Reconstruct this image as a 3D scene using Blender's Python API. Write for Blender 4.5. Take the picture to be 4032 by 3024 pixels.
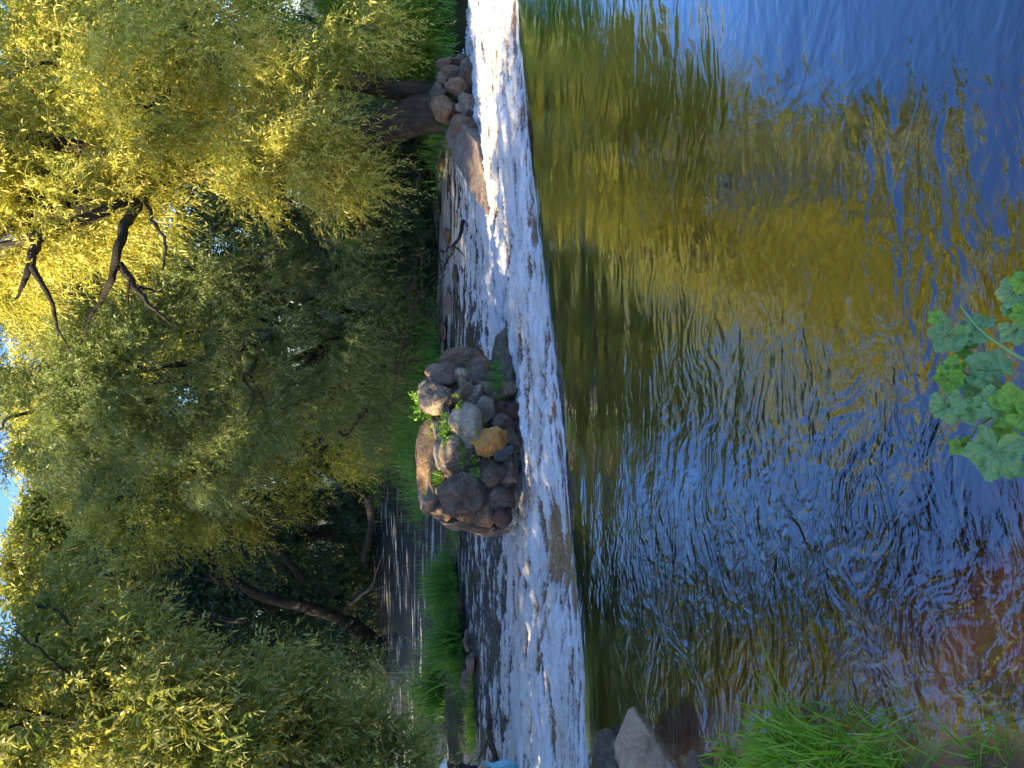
import bpy, math, random
import numpy as np
from mathutils import Vector, Matrix

for o in list(bpy.data.objects):
    bpy.data.objects.remove(o)
random.seed(7)
RNG = np.random.default_rng(11)
SC = bpy.context.scene
COL = SC.collection

# ------------------------------------------------------------------ camera
PITCH = math.radians(15.1)
SP, CP = math.sin(PITCH), math.cos(PITCH)
CAMZ = 1.6
F = 2912.0
cam_d = bpy.data.cameras.new('camera')
cam = bpy.data.objects.new('camera', cam_d)
COL.objects.link(cam)
cam_d.sensor_width = 36.0
cam_d.lens = 36.0 * F / 4032.0
cam_d.clip_start = 0.05
cam_d.clip_end = 2000
# the phone was held upright but the picture is stored on its side: picture right = down
ax_x = Vector((0, -SP, -CP)); ax_y = Vector((1, 0, 0)); ax_z = Vector((0, -CP, SP))
M = Matrix((ax_x, ax_y, ax_z)).transposed().to_4x4()
M.translation = Vector((0, 0, CAMZ))
cam.matrix_world = M
SC.camera = cam

# ------------------------------------------------------------------ light
SUN_EL = math.radians(25)
SUN_AZ = math.radians(-108)          # from +Y clockwise: sun stands left, a little behind the camera
sdir = Vector((math.sin(SUN_AZ) * math.cos(SUN_EL), math.cos(SUN_AZ) * math.cos(SUN_EL), math.sin(SUN_EL)))
w = bpy.data.worlds.new('World'); SC.world = w; w.use_nodes = True
nt = w.node_tree; nt.nodes.clear()
sky = nt.nodes.new('ShaderNodeTexSky'); sky.sky_type = 'NISHITA'; sky.sun_disc = False
sky.sun_elevation = SUN_EL; sky.sun_rotation = SUN_AZ
sky.air_density = 1.0; sky.dust_density = 1.4; sky.ozone_density = 4.0
bg = nt.nodes.new('ShaderNodeBackground'); bg.inputs[1].default_value = 0.125
wo = nt.nodes.new('ShaderNodeOutputWorld')
hs = nt.nodes.new('ShaderNodeHueSaturation'); hs.inputs['Saturation'].default_value = 1.15; hs.inputs['Hue'].default_value = 0.508
nt.links.new(sky.outputs[0], hs.inputs['Color']); nt.links.new(hs.outputs[0], bg.inputs[0]); nt.links.new(bg.outputs[0], wo.inputs[0])
sl = bpy.data.lights.new('sun', 'SUN'); sl.energy = 5.0; sl.angle = math.radians(0.5); sl.color = (1.0, 0.80, 0.47)
so = bpy.data.objects.new('sun', sl); COL.objects.link(so)
so.rotation_euler = sdir.to_track_quat('Z', 'Y').to_euler()
SC.view_settings.view_transform = 'Standard'; SC.view_settings.look = 'None'
SC.view_settings.exposure = 2.0; SC.view_settings.gamma = 1.0
SC.render.engine = 'CYCLES'
SC.cycles.max_bounces = 6; SC.cycles.diffuse_bounces = 3; SC.cycles.glossy_bounces = 3
SC.cycles.transmission_bounces = 4; SC.cycles.transparent_max_bounces = 8
SC.cycles.caustics_reflective = False; SC.cycles.caustics_refractive = False

# ------------------------------------------------------------------ picture -> place
def ray(x, y):
    v = (x - 2016.0) / F; r = (1512.0 - y) / F
    return Vector((r, CP - v * SP, -SP - v * CP))
def at_z(x, y, z=0.0):
    d = ray(x, y); t = (z - CAMZ) / d.z
    return Vector((0, 0, CAMZ)) + d * t
def at_y(x, y, Y):
    d = ray(x, y); t = Y / d.y
    return Vector((0, 0, CAMZ)) + d * t, t
# ------------------------------------------------------------------ numpy noise
_P = np.random.default_rng(3).permutation(256); _P = np.concatenate([_P, _P, _P])
_G = np.random.default_rng(5).normal(size=(256, 3)); _G /= np.linalg.norm(_G, axis=1)[:, None]
def noise(x, y, z=0.0):
    x, y, z = np.broadcast_arrays(np.asarray(x, float), np.asarray(y, float), np.asarray(z, float))
    xi = np.floor(x).astype(int); yi = np.floor(y).astype(int); zi = np.floor(z).astype(int)
    xf = x - xi; yf = y - yi; zf = z - zi
    u = xf ** 3 * (xf * (xf * 6 - 15) + 10); v = yf ** 3 * (yf * (yf * 6 - 15) + 10); w_ = zf ** 3 * (zf * (zf * 6 - 15) + 10)
    res = 0
    for i in (0, 1):
        for j in (0, 1):
            for k in (0, 1):
                h = _P[_P[_P[(xi + i) & 255] + ((yi + j) & 255)] + ((zi + k) & 255)]
                g = _G[h]
                d = g[..., 0] * (xf - i) + g[..., 1] * (yf - j) + g[..., 2] * (zf - k)
                res = res + d * (u if i else 1 - u) * (v if j else 1 - v) * (w_ if k else 1 - w_)
    return res * 1.5
def fbm(x, y, z=0.0, o=4, g=0.5):
    s = 0; a = 1.0; f = 1.0
    for i in range(o):
        s = s + a * noise(np.asarray(x) * f + 17.3 * i, np.asarray(y) * f - 9.1 * i, np.asarray(z) * f + 3.7 * i); a *= g; f *= 2.03
    return s
def sstep(a, b, x):
    t = np.clip((np.asarray(x) - a) / (b - a), 0, 1); return t * t * (3 - 2 * t)

# ------------------------------------------------------------------ object helpers
def tag(o, label=None, cat=None, group=None, kind=None):
    if label: o['label'] = label
    if cat: o['category'] = cat
    if group: o['group'] = group
    if kind: o['kind'] = kind
    return o
def empty(name, loc=(0, 0, 0), **k):
    o = bpy.data.objects.new(name, None); COL.objects.link(o); o.location = loc
    o.empty_display_size = 0.1
    bpy.context.view_layer.update() if False else None
    return tag(o, **k)
def mesh_obj(name, V, Fc, mat, parent=None, smooth=True, attrs=None, loc=None):
    """V (n,3); Fc (m,k) faces all of one size, or list of such arrays"""
    V = np.asarray(V, dtype=np.float32)
    if loc is not None: V = V - np.asarray(loc, dtype=np.float32)
    if parent is not None: V = V - np.asarray(parent.location, dtype=np.float32)
    if not isinstance(Fc, list): Fc = [Fc]
    Fc = [np.asarray(f, dtype=np.int32) for f in Fc if len(f)]
    me = bpy.data.meshes.new(name)
    me.vertices.add(len(V)); me.vertices.foreach_set('co', V.ravel())
    nl = sum(f.size for f in Fc); npoly = sum(len(f) for f in Fc)
    me.loops.add(nl); me.loops.foreach_set('vertex_index', np.concatenate([f.ravel() for f in Fc]))
    me.polygons.add(npoly)
    tot = np.concatenate([np.full(len(f), f.shape[1], dtype=np.int32) for f in Fc])
    st = np.concatenate([[0], np.cumsum(tot)[:-1]]).astype(np.int32)
    me.polygons.foreach_set('loop_start', st)
    try: me.polygons.foreach_set('loop_total', tot)
    except Exception: pass
    me.update(calc_edges=True)
    if attrs:
        for an, (dom, arr) in attrs.items():
            a = me.attributes.new(an, 'FLOAT', dom); a.data.foreach_set('value', np.asarray(arr, dtype=np.float32).ravel())
    if smooth: me.polygons.foreach_set('use_smooth', np.ones(npoly, dtype=bool))
    me.materials.append(mat)
    o = bpy.data.objects.new(name, me); COL.objects.link(o)
    if loc is not None: o.location = loc
    if parent is not None: o.parent = parent
    return o
def grid_faces(nu, nv):
    i = np.arange(nu - 1)[:, None] * nv + np.arange(nv - 1)[None, :]
    return np.stack([i, i + nv, i + nv + 1, i + 1], -1).reshape(-1, 4)
def smooth_path(pts, n=8):
    P = [Vector(p) for p in pts]
    if len(P) < 3: return [P[0].lerp(P[1], i / n) for i in range(n + 1)]
    Q = [P[0] * 2 - P[1]] + P + [P[-1] * 2 - P[-2]]
    out = []
    for i in range(1, len(Q) - 2):
        a, b, c, d = Q[i - 1], Q[i], Q[i + 1], Q[i + 2]
        for k in range(n):
            t = k / n
            out.append(0.5 * ((2 * b) + (c - a) * t + (2 * a - 5 * b + 4 * c - d) * t * t + (3 * b - a - 3 * c + d) * t ** 3))
    out.append(P[-1]); return out
def tube(pts, r0, r1, seg=10, n=8, rough=0.12, wig=0.0):
    path = smooth_path(pts, n); N = len(path); L = np.array([p[:] for p in path])
    if wig:
        s = random.random() * 50
        k = np.arange(N) * 0.35
        L[1:, 0] += wig * noise(k + s, 3.1, 0)[1:]; L[1:, 1] += wig * noise(k + s, 9.1, 5)[1:]; L[1:, 2] += wig * noise(k + s, 1.1, 8)[1:]
    T = np.gradient(L, axis=0); T /= np.linalg.norm(T, axis=1)[:, None] + 1e-9
    ref = np.array([0.3, 1, 0.2]) if abs(T[0, 1]) < 0.8 else np.array([1, 0, 0.2])
    A = np.cross(T, ref); A /= np.linalg.norm(A, axis=1)[:, None]; B = np.cross(T, A)
    th = np.linspace(0, 2 * np.pi, seg, endpoint=False)
    f = np.linspace(0, 1, N); R = r0 + (r1 - r0) * f ** 0.85
    V = L[:, None, :] + (A[:, None, :] * np.cos(th)[None, :, None] + B[:, None, :] * np.sin(th)[None, :, None]) * R[:, None, None]
    nz = fbm(V[..., 0] * .9 / max(r0, .02), V[..., 1] * .9 / max(r0, .02), V[..., 2] * 0.12 / max(r0, .02), o=2)
    if seg >= 20:
        q = 4.5 / max(r0, .02); nz = nz + 0.35 * fbm(V[..., 0] * q, V[..., 1] * q, V[..., 2] * q * 0.12, o=2) + (0.45 * np.exp(-f * 14) / rough)[:, None] * (1 + np.sin(th * 5))[None, :] * .5
    V = L[:, None, :] + (V - L[:, None, :]) * (1 + rough * 1.1 * nz[..., None])
    V = V.reshape(-1, 3)
    i = np.arange(N - 1)[:, None] * seg; j = np.arange(seg)[None, :]
    Fq = np.stack([i + j, i + (j + 1) % seg, i + seg + (j + 1) % seg, i + seg + j], -1).reshape(-1, 4)
    return V, Fq
def merge(parts):
    Vs, Fs, o = [], [], 0
    for V, Fq in parts:
        Vs.append(V); Fs.append(np.asarray(Fq) + o); o += len(V)
    return np.concatenate(Vs), np.concatenate(Fs)

# ------------------------------------------------------------------ materials
def newmat(name):
    m = bpy.data.materials.new(name); m.use_nodes = True; m.node_tree.nodes.clear()
    return m, m.node_tree, m.node_tree.nodes, m.node_tree.links
class NB:
    def __init__(s, name):
        s.m, s.t, s.n, s.l = newmat(name); s.out = s.n.new('ShaderNodeOutputMaterial')
    def add(s, typ, props=None, **ins):
        nd = s.n.new(typ)
        for k, v in (props or {}).items(): setattr(nd, k, v)
        for k, v in ins.items():
            key = int(k[1:]) if (k[0] == 'i' and k[1:].isdigit()) else k.replace('_', ' ')
            sk = nd.inputs[key]
            if hasattr(v, 'is_output') or isinstance(v, bpy.types.NodeSocket): s.l.new(v, sk)
            elif isinstance(v, bpy.types.Node): s.l.new(v.outputs[0], sk)
            else:
                sk.default_value = v
        return nd
    def coord(s, which='Object'):
        return s.n.new('ShaderNodeTexCoord').outputs[which]
    def mapping(s, co, scale):
        return s.add('ShaderNodeMapping', Vector=co, Scale=scale).outputs[0]
    def noise(s, co, scale, detail=4, rough=0.55, dist=0.0):
        return s.add('ShaderNodeTexNoise', Vector=co, Scale=scale, Detail=detail, Roughness=rough, Distortion=dist).outputs[0]
    def ramp(s, fac, stops):
        r = s.add('ShaderNodeValToRGB', i0=fac); e = r.color_ramp.elements
        while len(e) < len(stops): e.new(0.5)
        for el, (p, c) in zip(e, stops):
            el.position = p; el.color = (*c, 1) if len(c) == 3 else c
        return r.outputs[0]
    def mixc(s, fac, a, b, mode='MIX'):
        nd = s.n.new('ShaderNodeMixRGB'); nd.blend_type = mode
        for k, v in ((0, fac), (1, a), (2, b)):
            if isinstance(v, bpy.types.NodeSocket): s.l.new(v, nd.inputs[k])
            elif k and len(v) == 3: nd.inputs[k].default_value = (*v, 1)
            else: nd.inputs[k].default_value = v
        return nd.outputs[0]
    def math(s, op, a, b=None, c=None, clamp=False):
        nd = s.n.new('ShaderNodeMath'); nd.operation = op; nd.use_clamp = clamp
        for k, v in ((0, a), (1, b), (2, c)):
            if v is None: continue
            if isinstance(v, bpy.types.NodeSocket): s.l.new(v, nd.inputs[k])
            else: nd.inputs[k].default_value = v
        return nd.outputs[0]
    def attr(s, name):
        return s.add('ShaderNodeAttribute', dict(attribute_name=name)).outputs['Fac']
    def bump(s, h, dist, strength=1.0, normal=None):
        nd = s.add('ShaderNodeBump', Height=h, Distance=dist, Strength=strength)
        if normal is not None: s.l.new(normal, nd.inputs['Normal'])
        return nd.outputs[0]
    def surf(s, sh): s.l.new(sh, s.out.inputs['Surface'])

def leaf_mat(name, c1, c2, c3, trans=0.45, rough=0.45, spec=0.35, tw=(1.25, 1.2, 0.55)):
    b = NB(name); t = b.attr('tint')
    col = b.ramp(t, [(0.0, c1), (0.55, c2), (1.0, c3)])
    p = b.add('ShaderNodeBsdfPrincipled', Base_Color=col, Roughness=rough)
    p.inputs['Specular IOR Level'].default_value = spec
    tc = b.mixc(1.0, col, tw, 'MULTIPLY')
    tr = b.add('ShaderNodeBsdfTranslucent', Color=tc)
    mx = b.add('ShaderNodeMixShader', i0=trans, i1=p.outputs[0], i2=tr.outputs[0])
    b.surf(mx.outputs[0]); return b.m
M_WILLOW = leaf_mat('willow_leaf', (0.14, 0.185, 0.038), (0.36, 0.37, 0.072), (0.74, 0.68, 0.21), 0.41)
M_WILLOW_SHADE = leaf_mat('shade_leaf', (0.07, 0.12, 0.07), (0.11, 0.175, 0.095), (0.18, 0.24, 0.12), 0.35)  # darker willow leaf, the thicket's shade put into its colour
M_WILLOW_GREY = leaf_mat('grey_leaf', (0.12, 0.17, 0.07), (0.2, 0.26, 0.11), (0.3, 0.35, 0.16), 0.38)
M_TEAL_SHADE = leaf_mat('teal_shade_leaf', (0.045, 0.085, 0.055), (0.07, 0.12, 0.075), (0.11, 0.17, 0.10), 0.3)  # leaf colour carries the teal shade of the far hollow
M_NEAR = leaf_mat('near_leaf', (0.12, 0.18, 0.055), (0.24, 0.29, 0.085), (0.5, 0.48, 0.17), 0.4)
M_BUSH = leaf_mat('bush_leaf', (0.10, 0.2, 0.025), (0.18, 0.33, 0.04), (0.38, 0.48, 0.08), 0.45)
M_GRASS = leaf_mat('grass_blade', (0.13, 0.27, 0.025), (0.30, 0.52, 0.04), (0.65, 0.68, 0.2), 0.45, 0.4)
M_GRASS_DARK = leaf_mat('bank_grass', (0.06, 0.18, 0.035), (0.12, 0.31, 0.05), (0.24, 0.44, 0.09), 0.35, 0.5)
M_WEED = leaf_mat('weed_leaf', (0.08, 0.22, 0.03), (0.16, 0.36, 0.05), (0.4, 0.5, 0.07), 0.45)
M_TWIG = leaf_mat('dry_twig', (0.12, 0.09, 0.06), (0.2, 0.16, 0.11), (0.3, 0.25, 0.18), 0.05, 0.8)

def bark_mat(name, a, c):
    b = NB(name); co = b.coord()
    n1 = b.noise(b.mapping(co, (14, 14, 2.5)), 1.1, 6, 0.7, 0.6)
    n2 = b.noise(co, 3.0, 3)
    col = b.mixc(n2, b.ramp(n1, [(0.3, a), (0.7, c)]), tuple(v * 0.7 for v in a))
    p = b.add('ShaderNodeBsdfPrincipled', Base_Color=col, Roughness=0.9, Normal=b.bump(n1, 0.10, 1.0))
    b.surf(p.outputs[0]); return b.m
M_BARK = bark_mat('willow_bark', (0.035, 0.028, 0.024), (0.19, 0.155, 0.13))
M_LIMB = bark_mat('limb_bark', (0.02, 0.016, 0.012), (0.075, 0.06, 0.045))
M_DEAD = bark_mat('dead_wood', (0.09, 0.065, 0.045), (0.26, 0.2, 0.15))

def rock_mat(name, base, dark, pale, speck=0.5, lichen=None, rough=0.85):
    b = NB(name); co = b.coord()
    info = b.n.new('ShaderNodeObjectInfo')
    off = b.add('ShaderNodeVectorMath', dict(operation='ADD'), i0=co, i1=b.add('ShaderNodeCombineXYZ', X=b.math('MULTIPLY', info.outputs['Random'], 30.0), Y=b.math('MULTIPLY', info.outputs['Random'], 11.0)).outputs[0]).outputs[0]
    n1 = b.noise(off, 5.0, 8, 0.68, 0.4); n2 = b.noise(off, 42.0, 6, 0.75); n3 = b.noise(off, 160.0, 2, 0.7)
    col = b.ramp(n1, [(0.3, dark), (0.52, base), (0.72, pale)])
    col = b.mixc(b.math('MULTIPLY', b.ramp(n2, [(0.5, (0, 0, 0)), (0.62, (1, 1, 1))]), speck), col, pale)
    col = b.mixc(b.math('MULTIPLY', b.ramp(n3, [(0.35, (1, 1, 1)), (0.5, (0, 0, 0))]), 0.55), col, dark)
    if lichen:
        col = b.mixc(b.ramp(b.noise(off, 9.0, 5, 0.7), [(0.56, (0, 0, 0)), (0.66, (0.8, 0.8, 0.8))]), col, lichen)
    vor = b.add('ShaderNodeTexVoronoi', dict(feature='DISTANCE_TO_EDGE'), Vector=off, Scale=7.0).outputs[0]
    hh = b.math('ADD', b.math('MULTIPLY', n1, 0.7), b.math('ADD', b.math('MULTIPLY', n2, 0.28), b.math('MULTIPLY', b.math('MINIMUM', vor, 0.05), 1.5)))
    p = b.add('ShaderNodeBsdfPrincipled', Base_Color=col, Roughness=rough, Normal=b.bump(hh, 0.10, 1.0))
    b.surf(p.outputs[0]); return b.m
MR = {
 'grey': rock_mat('granite_grey', (0.27, 0.195, 0.14), (0.075, 0.05, 0.036), (0.58, 0.47, 0.36), 0.75),
 'dark': rock_mat('basalt_dark', (0.16, 0.11, 0.078), (0.045, 0.03, 0.022), (0.38, 0.29, 0.21), 0.4),
 'pink': rock_mat('granite_pink', (0.3, 0.19, 0.14), (0.12, 0.07, 0.05), (0.48, 0.38, 0.32), 0.6),
 'brown': rock_mat('stone_brown', (0.23, 0.145, 0.09), (0.07, 0.042, 0.028), (0.42, 0.31, 0.22), 0.5),
 'orange': rock_mat('stone_orange', (0.75, 0.33, 0.08), (0.3, 0.1, 0.02), (0.85, 0.5, 0.18), 0.5),
 'pale': rock_mat('granite_pale', (0.38, 0.33, 0.26), (0.12, 0.095, 0.075), (0.62, 0.55, 0.45), 0.8, (0.3, 0.28, 0.12)),
 'slate': rock_mat('slate_blue', (0.08, 0.09, 0.11), (0.04, 0.045, 0.055), (0.14, 0.15, 0.17), 0.2, None, 0.5),
 'wetred': rock_mat('wet_red_stone', (0.12, 0.06, 0.045), (0.04, 0.012, 0.01), (0.22, 0.09, 0.07), 0.3, None, 0.25),
 'shore': rock_mat('stone_shore', (0.62, 0.39, 0.25), (0.3, 0.16, 0.1), (0.8, 0.58, 0.43), 0.5),
 'rust': rock_mat('stone_rust', (0.75, 0.2, 0.07), (0.45, 0.1, 0.03), (0.85, 0.35, 0.15), 0.3),
 'tan': rock_mat('slab_tan', (0.27, 0.2, 0.16), (0.16, 0.11, 0.085), (0.38, 0.31, 0.26), 0.4),
}
# ------------------------------------------------------------------ water shapes
CREST = [at_z(x, y, 0.0) for x, y in ((1950, -900), (1994, -300), (2008, 0), (2042, 400), (2092, 900), (2128, 1200), (2175, 1600), (2212, 2000), (2246, 2400), (2270, 2800), (2284, 3200), (2320, 4300))]
cx = np.array([p.x for p in CREST])[::-1]; cy = np.array([p.y for p in CREST])[::-1]
def crest_y(X): return np.interp(X, cx, cy) + 0.012 * noise(np.asarray(X) * 2.3, 4.2)
CSL = (cy[-1] - cy[0]) / (cx[-1] - cx[0]); CCOS = 1 / math.sqrt(1 + CSL * CSL)
def crest_d(X, Y): return (Y - crest_y(X)) * CCOS            # >0 beyond the lip
SHORE = np.array([(-9, 6.2), (-3.6, 4.9), (-2.45, 4.05), (-1.85, 3.35), (-1.25, 2.25), (-0.93, 1.55), (-0.75, 1.25), (-0.3, 1.12), (0.6, 1.05), (1.8, 0.95), (4, 0.6), (9, -0.2)])
def seg_dist(X, Y, P):
    best = np.full(np.shape(X), 1e9)
    for (a, b) in zip(P[:-1], P[1:]):
        d = b - a; L2 = (d ** 2).sum()
        t = np.clip(((X - a[0]) * d[0] + (Y - a[1]) * d[1]) / L2, 0, 1)
        best = np.minimum(best, np.hypot(X - a[0] - t * d[0], Y - a[1] - t * d[1]))
    return best
def shore_s(X, Y):      # + over water, - over land (near bank)
    X = np.asarray(X, float); Y = np.asarray(Y, float)
    return seg_dist(X, Y, SHORE) * np.where(Y > np.interp(X, SHORE[:, 0], SHORE[:, 1]), 1, -1)
LOWZ = -0.45
def rapids_z(X, Y):
    d = crest_d(X, Y)
    return -0.045 + (LOWZ + 0.045) * sstep(-0.6, 4.4, d)

# --- pool
def water_mat():
    b = NB('pool_water'); co = b.coord()
    # ripples: long standing waves near the lip, fine chop toward the left bank, quiet on the right
    m1 = b.mapping(co, (1.0, 2.6, 1.0))
    n1 = b.noise(m1, 2.4, 2, 0.5, 0.8)
    m2 = b.mapping(co, (0.95, 1.45, 1.0))
    n2 = b.noise(m2, 11.0, 2, 0.5, 1.4)
    n3 = b.noise(b.mapping(co, (0.7, 1.6, 1.0)), 44.0, 2, 0.55, 1.4)
    ch = b.attr('chop')
    h = b.math('ADD', b.math('MULTIPLY', n2, b.math('MULTIPLY_ADD', ch, 0.021, 0.0003)), b.math('MULTIPLY', n3, b.math('MULTIPLY_ADD', ch, 0.0035, 0.0002)))
    n4 = b.noise(b.mapping(co, (0.8, 1.15, 1.0)), 3.6, 2, 0.5, 3.5)
    h = b.math('ADD', h, b.math('MULTIPLY', n4, b.math('MULTIPLY_ADD', ch, 0.05, 0.002)))
    h = b.math('ADD', h, b.math('MULTIPLY', n1, 0.006))
    nrm = b.bump(h, 1.0, 1.0)
    fr = b.add('ShaderNodeFresnel', IOR=1.33, Normal=nrm).outputs[0]
    fac = b.math('MULTIPLY_ADD', fr, 4.0, 0.13, clamp=True)
    bf = b.n.new('ShaderNodeNewGeometry').outputs['Backfacing']
    fac = b.math('MULTIPLY', fac, b.math('SUBTRACT', 1.0, bf))
    gl = b.add('ShaderNodeBsdfGlossy', Color=(0.84, 0.92, 1.0, 1), Roughness=0.0, Normal=nrm)
    rf = b.add('ShaderNodeBsdfRefraction', Color=(1, 1, 1, 1), Roughness=0.0, IOR=1.15, Normal=nrm)
    tr = b.add('ShaderNodeBsdfTransparent', Color=(0.93, 0.85, 0.72, 1))
    un = b.add('ShaderNodeMixShader', i0=0.75, i1=rf.outputs[0], i2=tr.outputs[0])
    mx = b.add('ShaderNodeMixShader', i0=fac, i1=un.outputs[0], i2=gl.outputs[0])
    b.surf(mx.outputs[0])
    va = b.add('ShaderNodeVolumeAbsorption', Color=(0.55, 0.25, 0.08, 1), Density=10.0)
    b.l.new(va.outputs[0], b.out.inputs['Volume'])
    return b.m
def build_pool():
    nx, ny = 520, 300
    xs = np.linspace(-6.0, 8.5, nx)
    X = np.repeat(xs[:, None], ny, 1)
    y0 = np.interp(xs, [-6, -1.2, 0, 8.5], [3.0, 0.9, 0.7, -1.0])[:, None]
    y1 = crest_y(xs)[:, None] + 0.0
    f = np.linspace(0, 1, ny)[None, :]
    Y = y0 + (y1 - y0) * f
    d = crest_d(X, Y)
    Z = -0.045 * np.clip((d + 0.35) / 0.35, 0, 1) ** 2
    # long waves lying along the lip
    near = np.exp(-((d + 0.75) / 0.75) ** 2)
    Z += near * 0.010 * fbm(X * 0.75 + 2, Y * 3.0, 1.5, o=2) * (1 - np.clip((d + 0.3) / 0.3, 0, 1))
    Z += 0.0055 * fbm(X * 0.8 + Y * 0.5, Y * 1.25, 4.0, o=2)
    px = np.clip((1.1 - X - 0.25 * Y) / 2.4, 0, 1)
    chop = px ** 1.3 * sstep(-0.15, -1.3, d) * 0.85
    chop = chop * (0.8 + 0.8 * fbm(X * 1.2, Y * 1.7, 7, o=3)) + 0.10 * np.clip(fbm(X * 1.1 + 5, Y * 1.6, 2, o=3), 0, 1)
    chop = np.clip(chop, 0, 1) * (0.3 + 0.7 * sstep(0.15, 1.0, shore_s(X, Y)))
    V = np.stack([X, Y, Z], -1).reshape(-1, 3); Fq = grid_faces(nx, ny)[:, ::-1]
    idx = np.arange(nx * ny).reshape(nx, ny)
    per = np.concatenate([idx[:, 0], idx[-1, 1:], idx[-2::-1, -1], idx[0, -2:0:-1]])
    Vb = V[per].copy(); Vb[:, 2] = -1.6
    n0 = len(V); k = np.arange(len(per)); k2 = (k + 1) % len(per)
    side = np.stack([per[k], per[k2], n0 + k2, n0 + k], -1)
    bot = [n0 + k[::-1][None, :]]
    V = np.concatenate([V, Vb]); ch = np.concatenate([chop.ravel(), np.zeros(len(per))])
    o = mesh_obj('river_pool_water', V, [Fq[:, ::-1], side[:, ::-1]] + bot, water_mat(), attrs={'chop': ('POINT', ch)})
    tag(o, kind='structure', label='calm dark pool above the lip reflecting blue sky and trees')
build_pool()

# --- riverbed and near bank (one ground sheet under the pool)
def bed_mat():
    b = NB('river_bed'); co = b.coord()
    vor = b.add('ShaderNodeTexVoronoi', Vector=co, Scale=9.0).outputs['Color']
    n = b.noise(co, 4.0, 6, 0.65)
    c = b.ramp(n, [(0.3, (0.3, 0.10, 0.03)), (0.46, (0.8, 0.32, 0.07)), (0.66, (0.92, 0.5, 0.13))])
    c = b.mixc(0.35, c, b.mixc(1.0, vor, (0.9, 0.5, 0.2), 'MULTIPLY'))
    up = b.add('ShaderNodeSeparateXYZ', Vector=co).outputs[2]
    soil = b.ramp(b.noise(co, 12, 5), [(0.35, (0.03, 0.024, 0.015)), (0.65, (0.09, 0.07, 0.045))])
    c = b.mixc(b.math('MULTIPLY_ADD', up, 12.0, 0.3, clamp=True), c, soil)
    p = b.add('ShaderNodeBsdfPrincipled', Base_Color=c, Roughness=0.8, Normal=b.bump(b.noise(co, 22, 6, 0.7), 0.03, 0.8))
    b.surf(p.outputs[0]); return b.m
def build_bed():
    nx, ny = 260, 220
    X, Y = np.meshgrid(np.linspace(-12, 12, nx), np.linspace(-9, 8.5, ny), indexing='ij')
    # denser near the corner the camera sees
    X = np.sign(X) * np.abs(X / 12) ** 1.8 * 12 - 0.2
    s = shore_s(X, Y)
    Z = np.where(s > 0, -np.minimum(0.95, 0.03 + 0.34 * s ** 0.9), 0.02 + 0.55 * (1 - np.exp(s * 0.55)))
    Z += 0.05 * fbm(X * 2.1, Y * 2.1, 0, o=4) * np.clip(np.abs(s) * 4, 0.2, 1)
    Z = np.where(s > 0.02, np.minimum(Z + 0.13 * np.exp(-((X + 0.62) ** 2 + (Y - 1.5) ** 2) / 0.10), -0.022), Z)
    d = crest_d(X, Y)
    Z = np.where((d > -0.35) & (s > 0), np.maximum(Z, -0.2 - 0.25 * np.clip(-d, 0, 1)), Z)
    Z = np.where((d > -0.02), rapids_z(X, Y) - 0.3, Z)
    V = np.stack([X, Y, Z], -1).reshape(-1, 3)
    tag(mesh_obj('river_bed', V, grid_faces(nx, ny), bed_mat()), kind='structure')
build_bed()

# --- rapids
def foam_mat(name, deep=(0.035, 0.028, 0.022), gold=(0.42, 0.25, 0.08), fine=60, streak=(3.0, 7.0, 1.0), bs=1.0):
    b = NB(name); co = b.coord(); f = b.attr('foam'); g = b.attr('gold')
    n1 = b.noise(b.mapping(co, streak), 5.0, 6, 0.7, 1.0); n2 = b.noise(b.mapping(co, (1, 1.6, 1)), fine, 4, 0.7)
    t = b.math('ADD', f, b.math('MULTIPLY_ADD', n1, 0.9, -0.45))
    t = b.math('ADD', t, b.math('MULTIPLY_ADD', n2, 0.35, -0.17))
    mask = b.add('ShaderNodeMapRange', Value=t, i1=0.34, i2=0.64).outputs[0]
    wcol = b.mixc(b.math('MULTIPLY', g, b.ramp(n1, [(0.3, (0.2, 0.2, 0.2)), (0.6, (1, 1, 1))])), deep, gold)
    wat = b.add('ShaderNodeBsdfPrincipled', Base_Color=wcol, Roughness=0.08)
    wat.inputs['Specular IOR Level'].default_value = 0.9
    hh = b.math('ADD', b.math('MULTIPLY', n1, 0.05 * bs), b.math('MULTIPLY', n2, 0.016 * bs))
    nrm = b.bump(hh, 1.0, 0.8)
    b.l.new(nrm, wat.inputs['Normal'])
    cream = b.noise(co, 1.7, 3)
    fc = b.mixc(b.ramp(cream, [(0.45, (0, 0, 0)), (0.7, (0.7, 0.7, 0.7))]), (0.72, 0.72, 0.73), (0.6, 0.53, 0.4))
    fo = b.add('ShaderNodeBsdfPrincipled', Base_Color=fc, Roughness=0.6, Normal=b.bump(b.math('ADD', hh, b.math('MULTIPLY', b.noise(co, 140, 3, 0.7), 0.004)), 1.0, 0.7))
    fo.inputs['Subsurface Weight'].default_value = 0.0
    mx = b.add('ShaderNodeMixShader', i0=mask, i1=wat.outputs[0], i2=fo.outputs[0])
    b.surf(mx.outputs[0]); return b.m
ISL = at_z(2000, 1755, -0.3)
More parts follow.
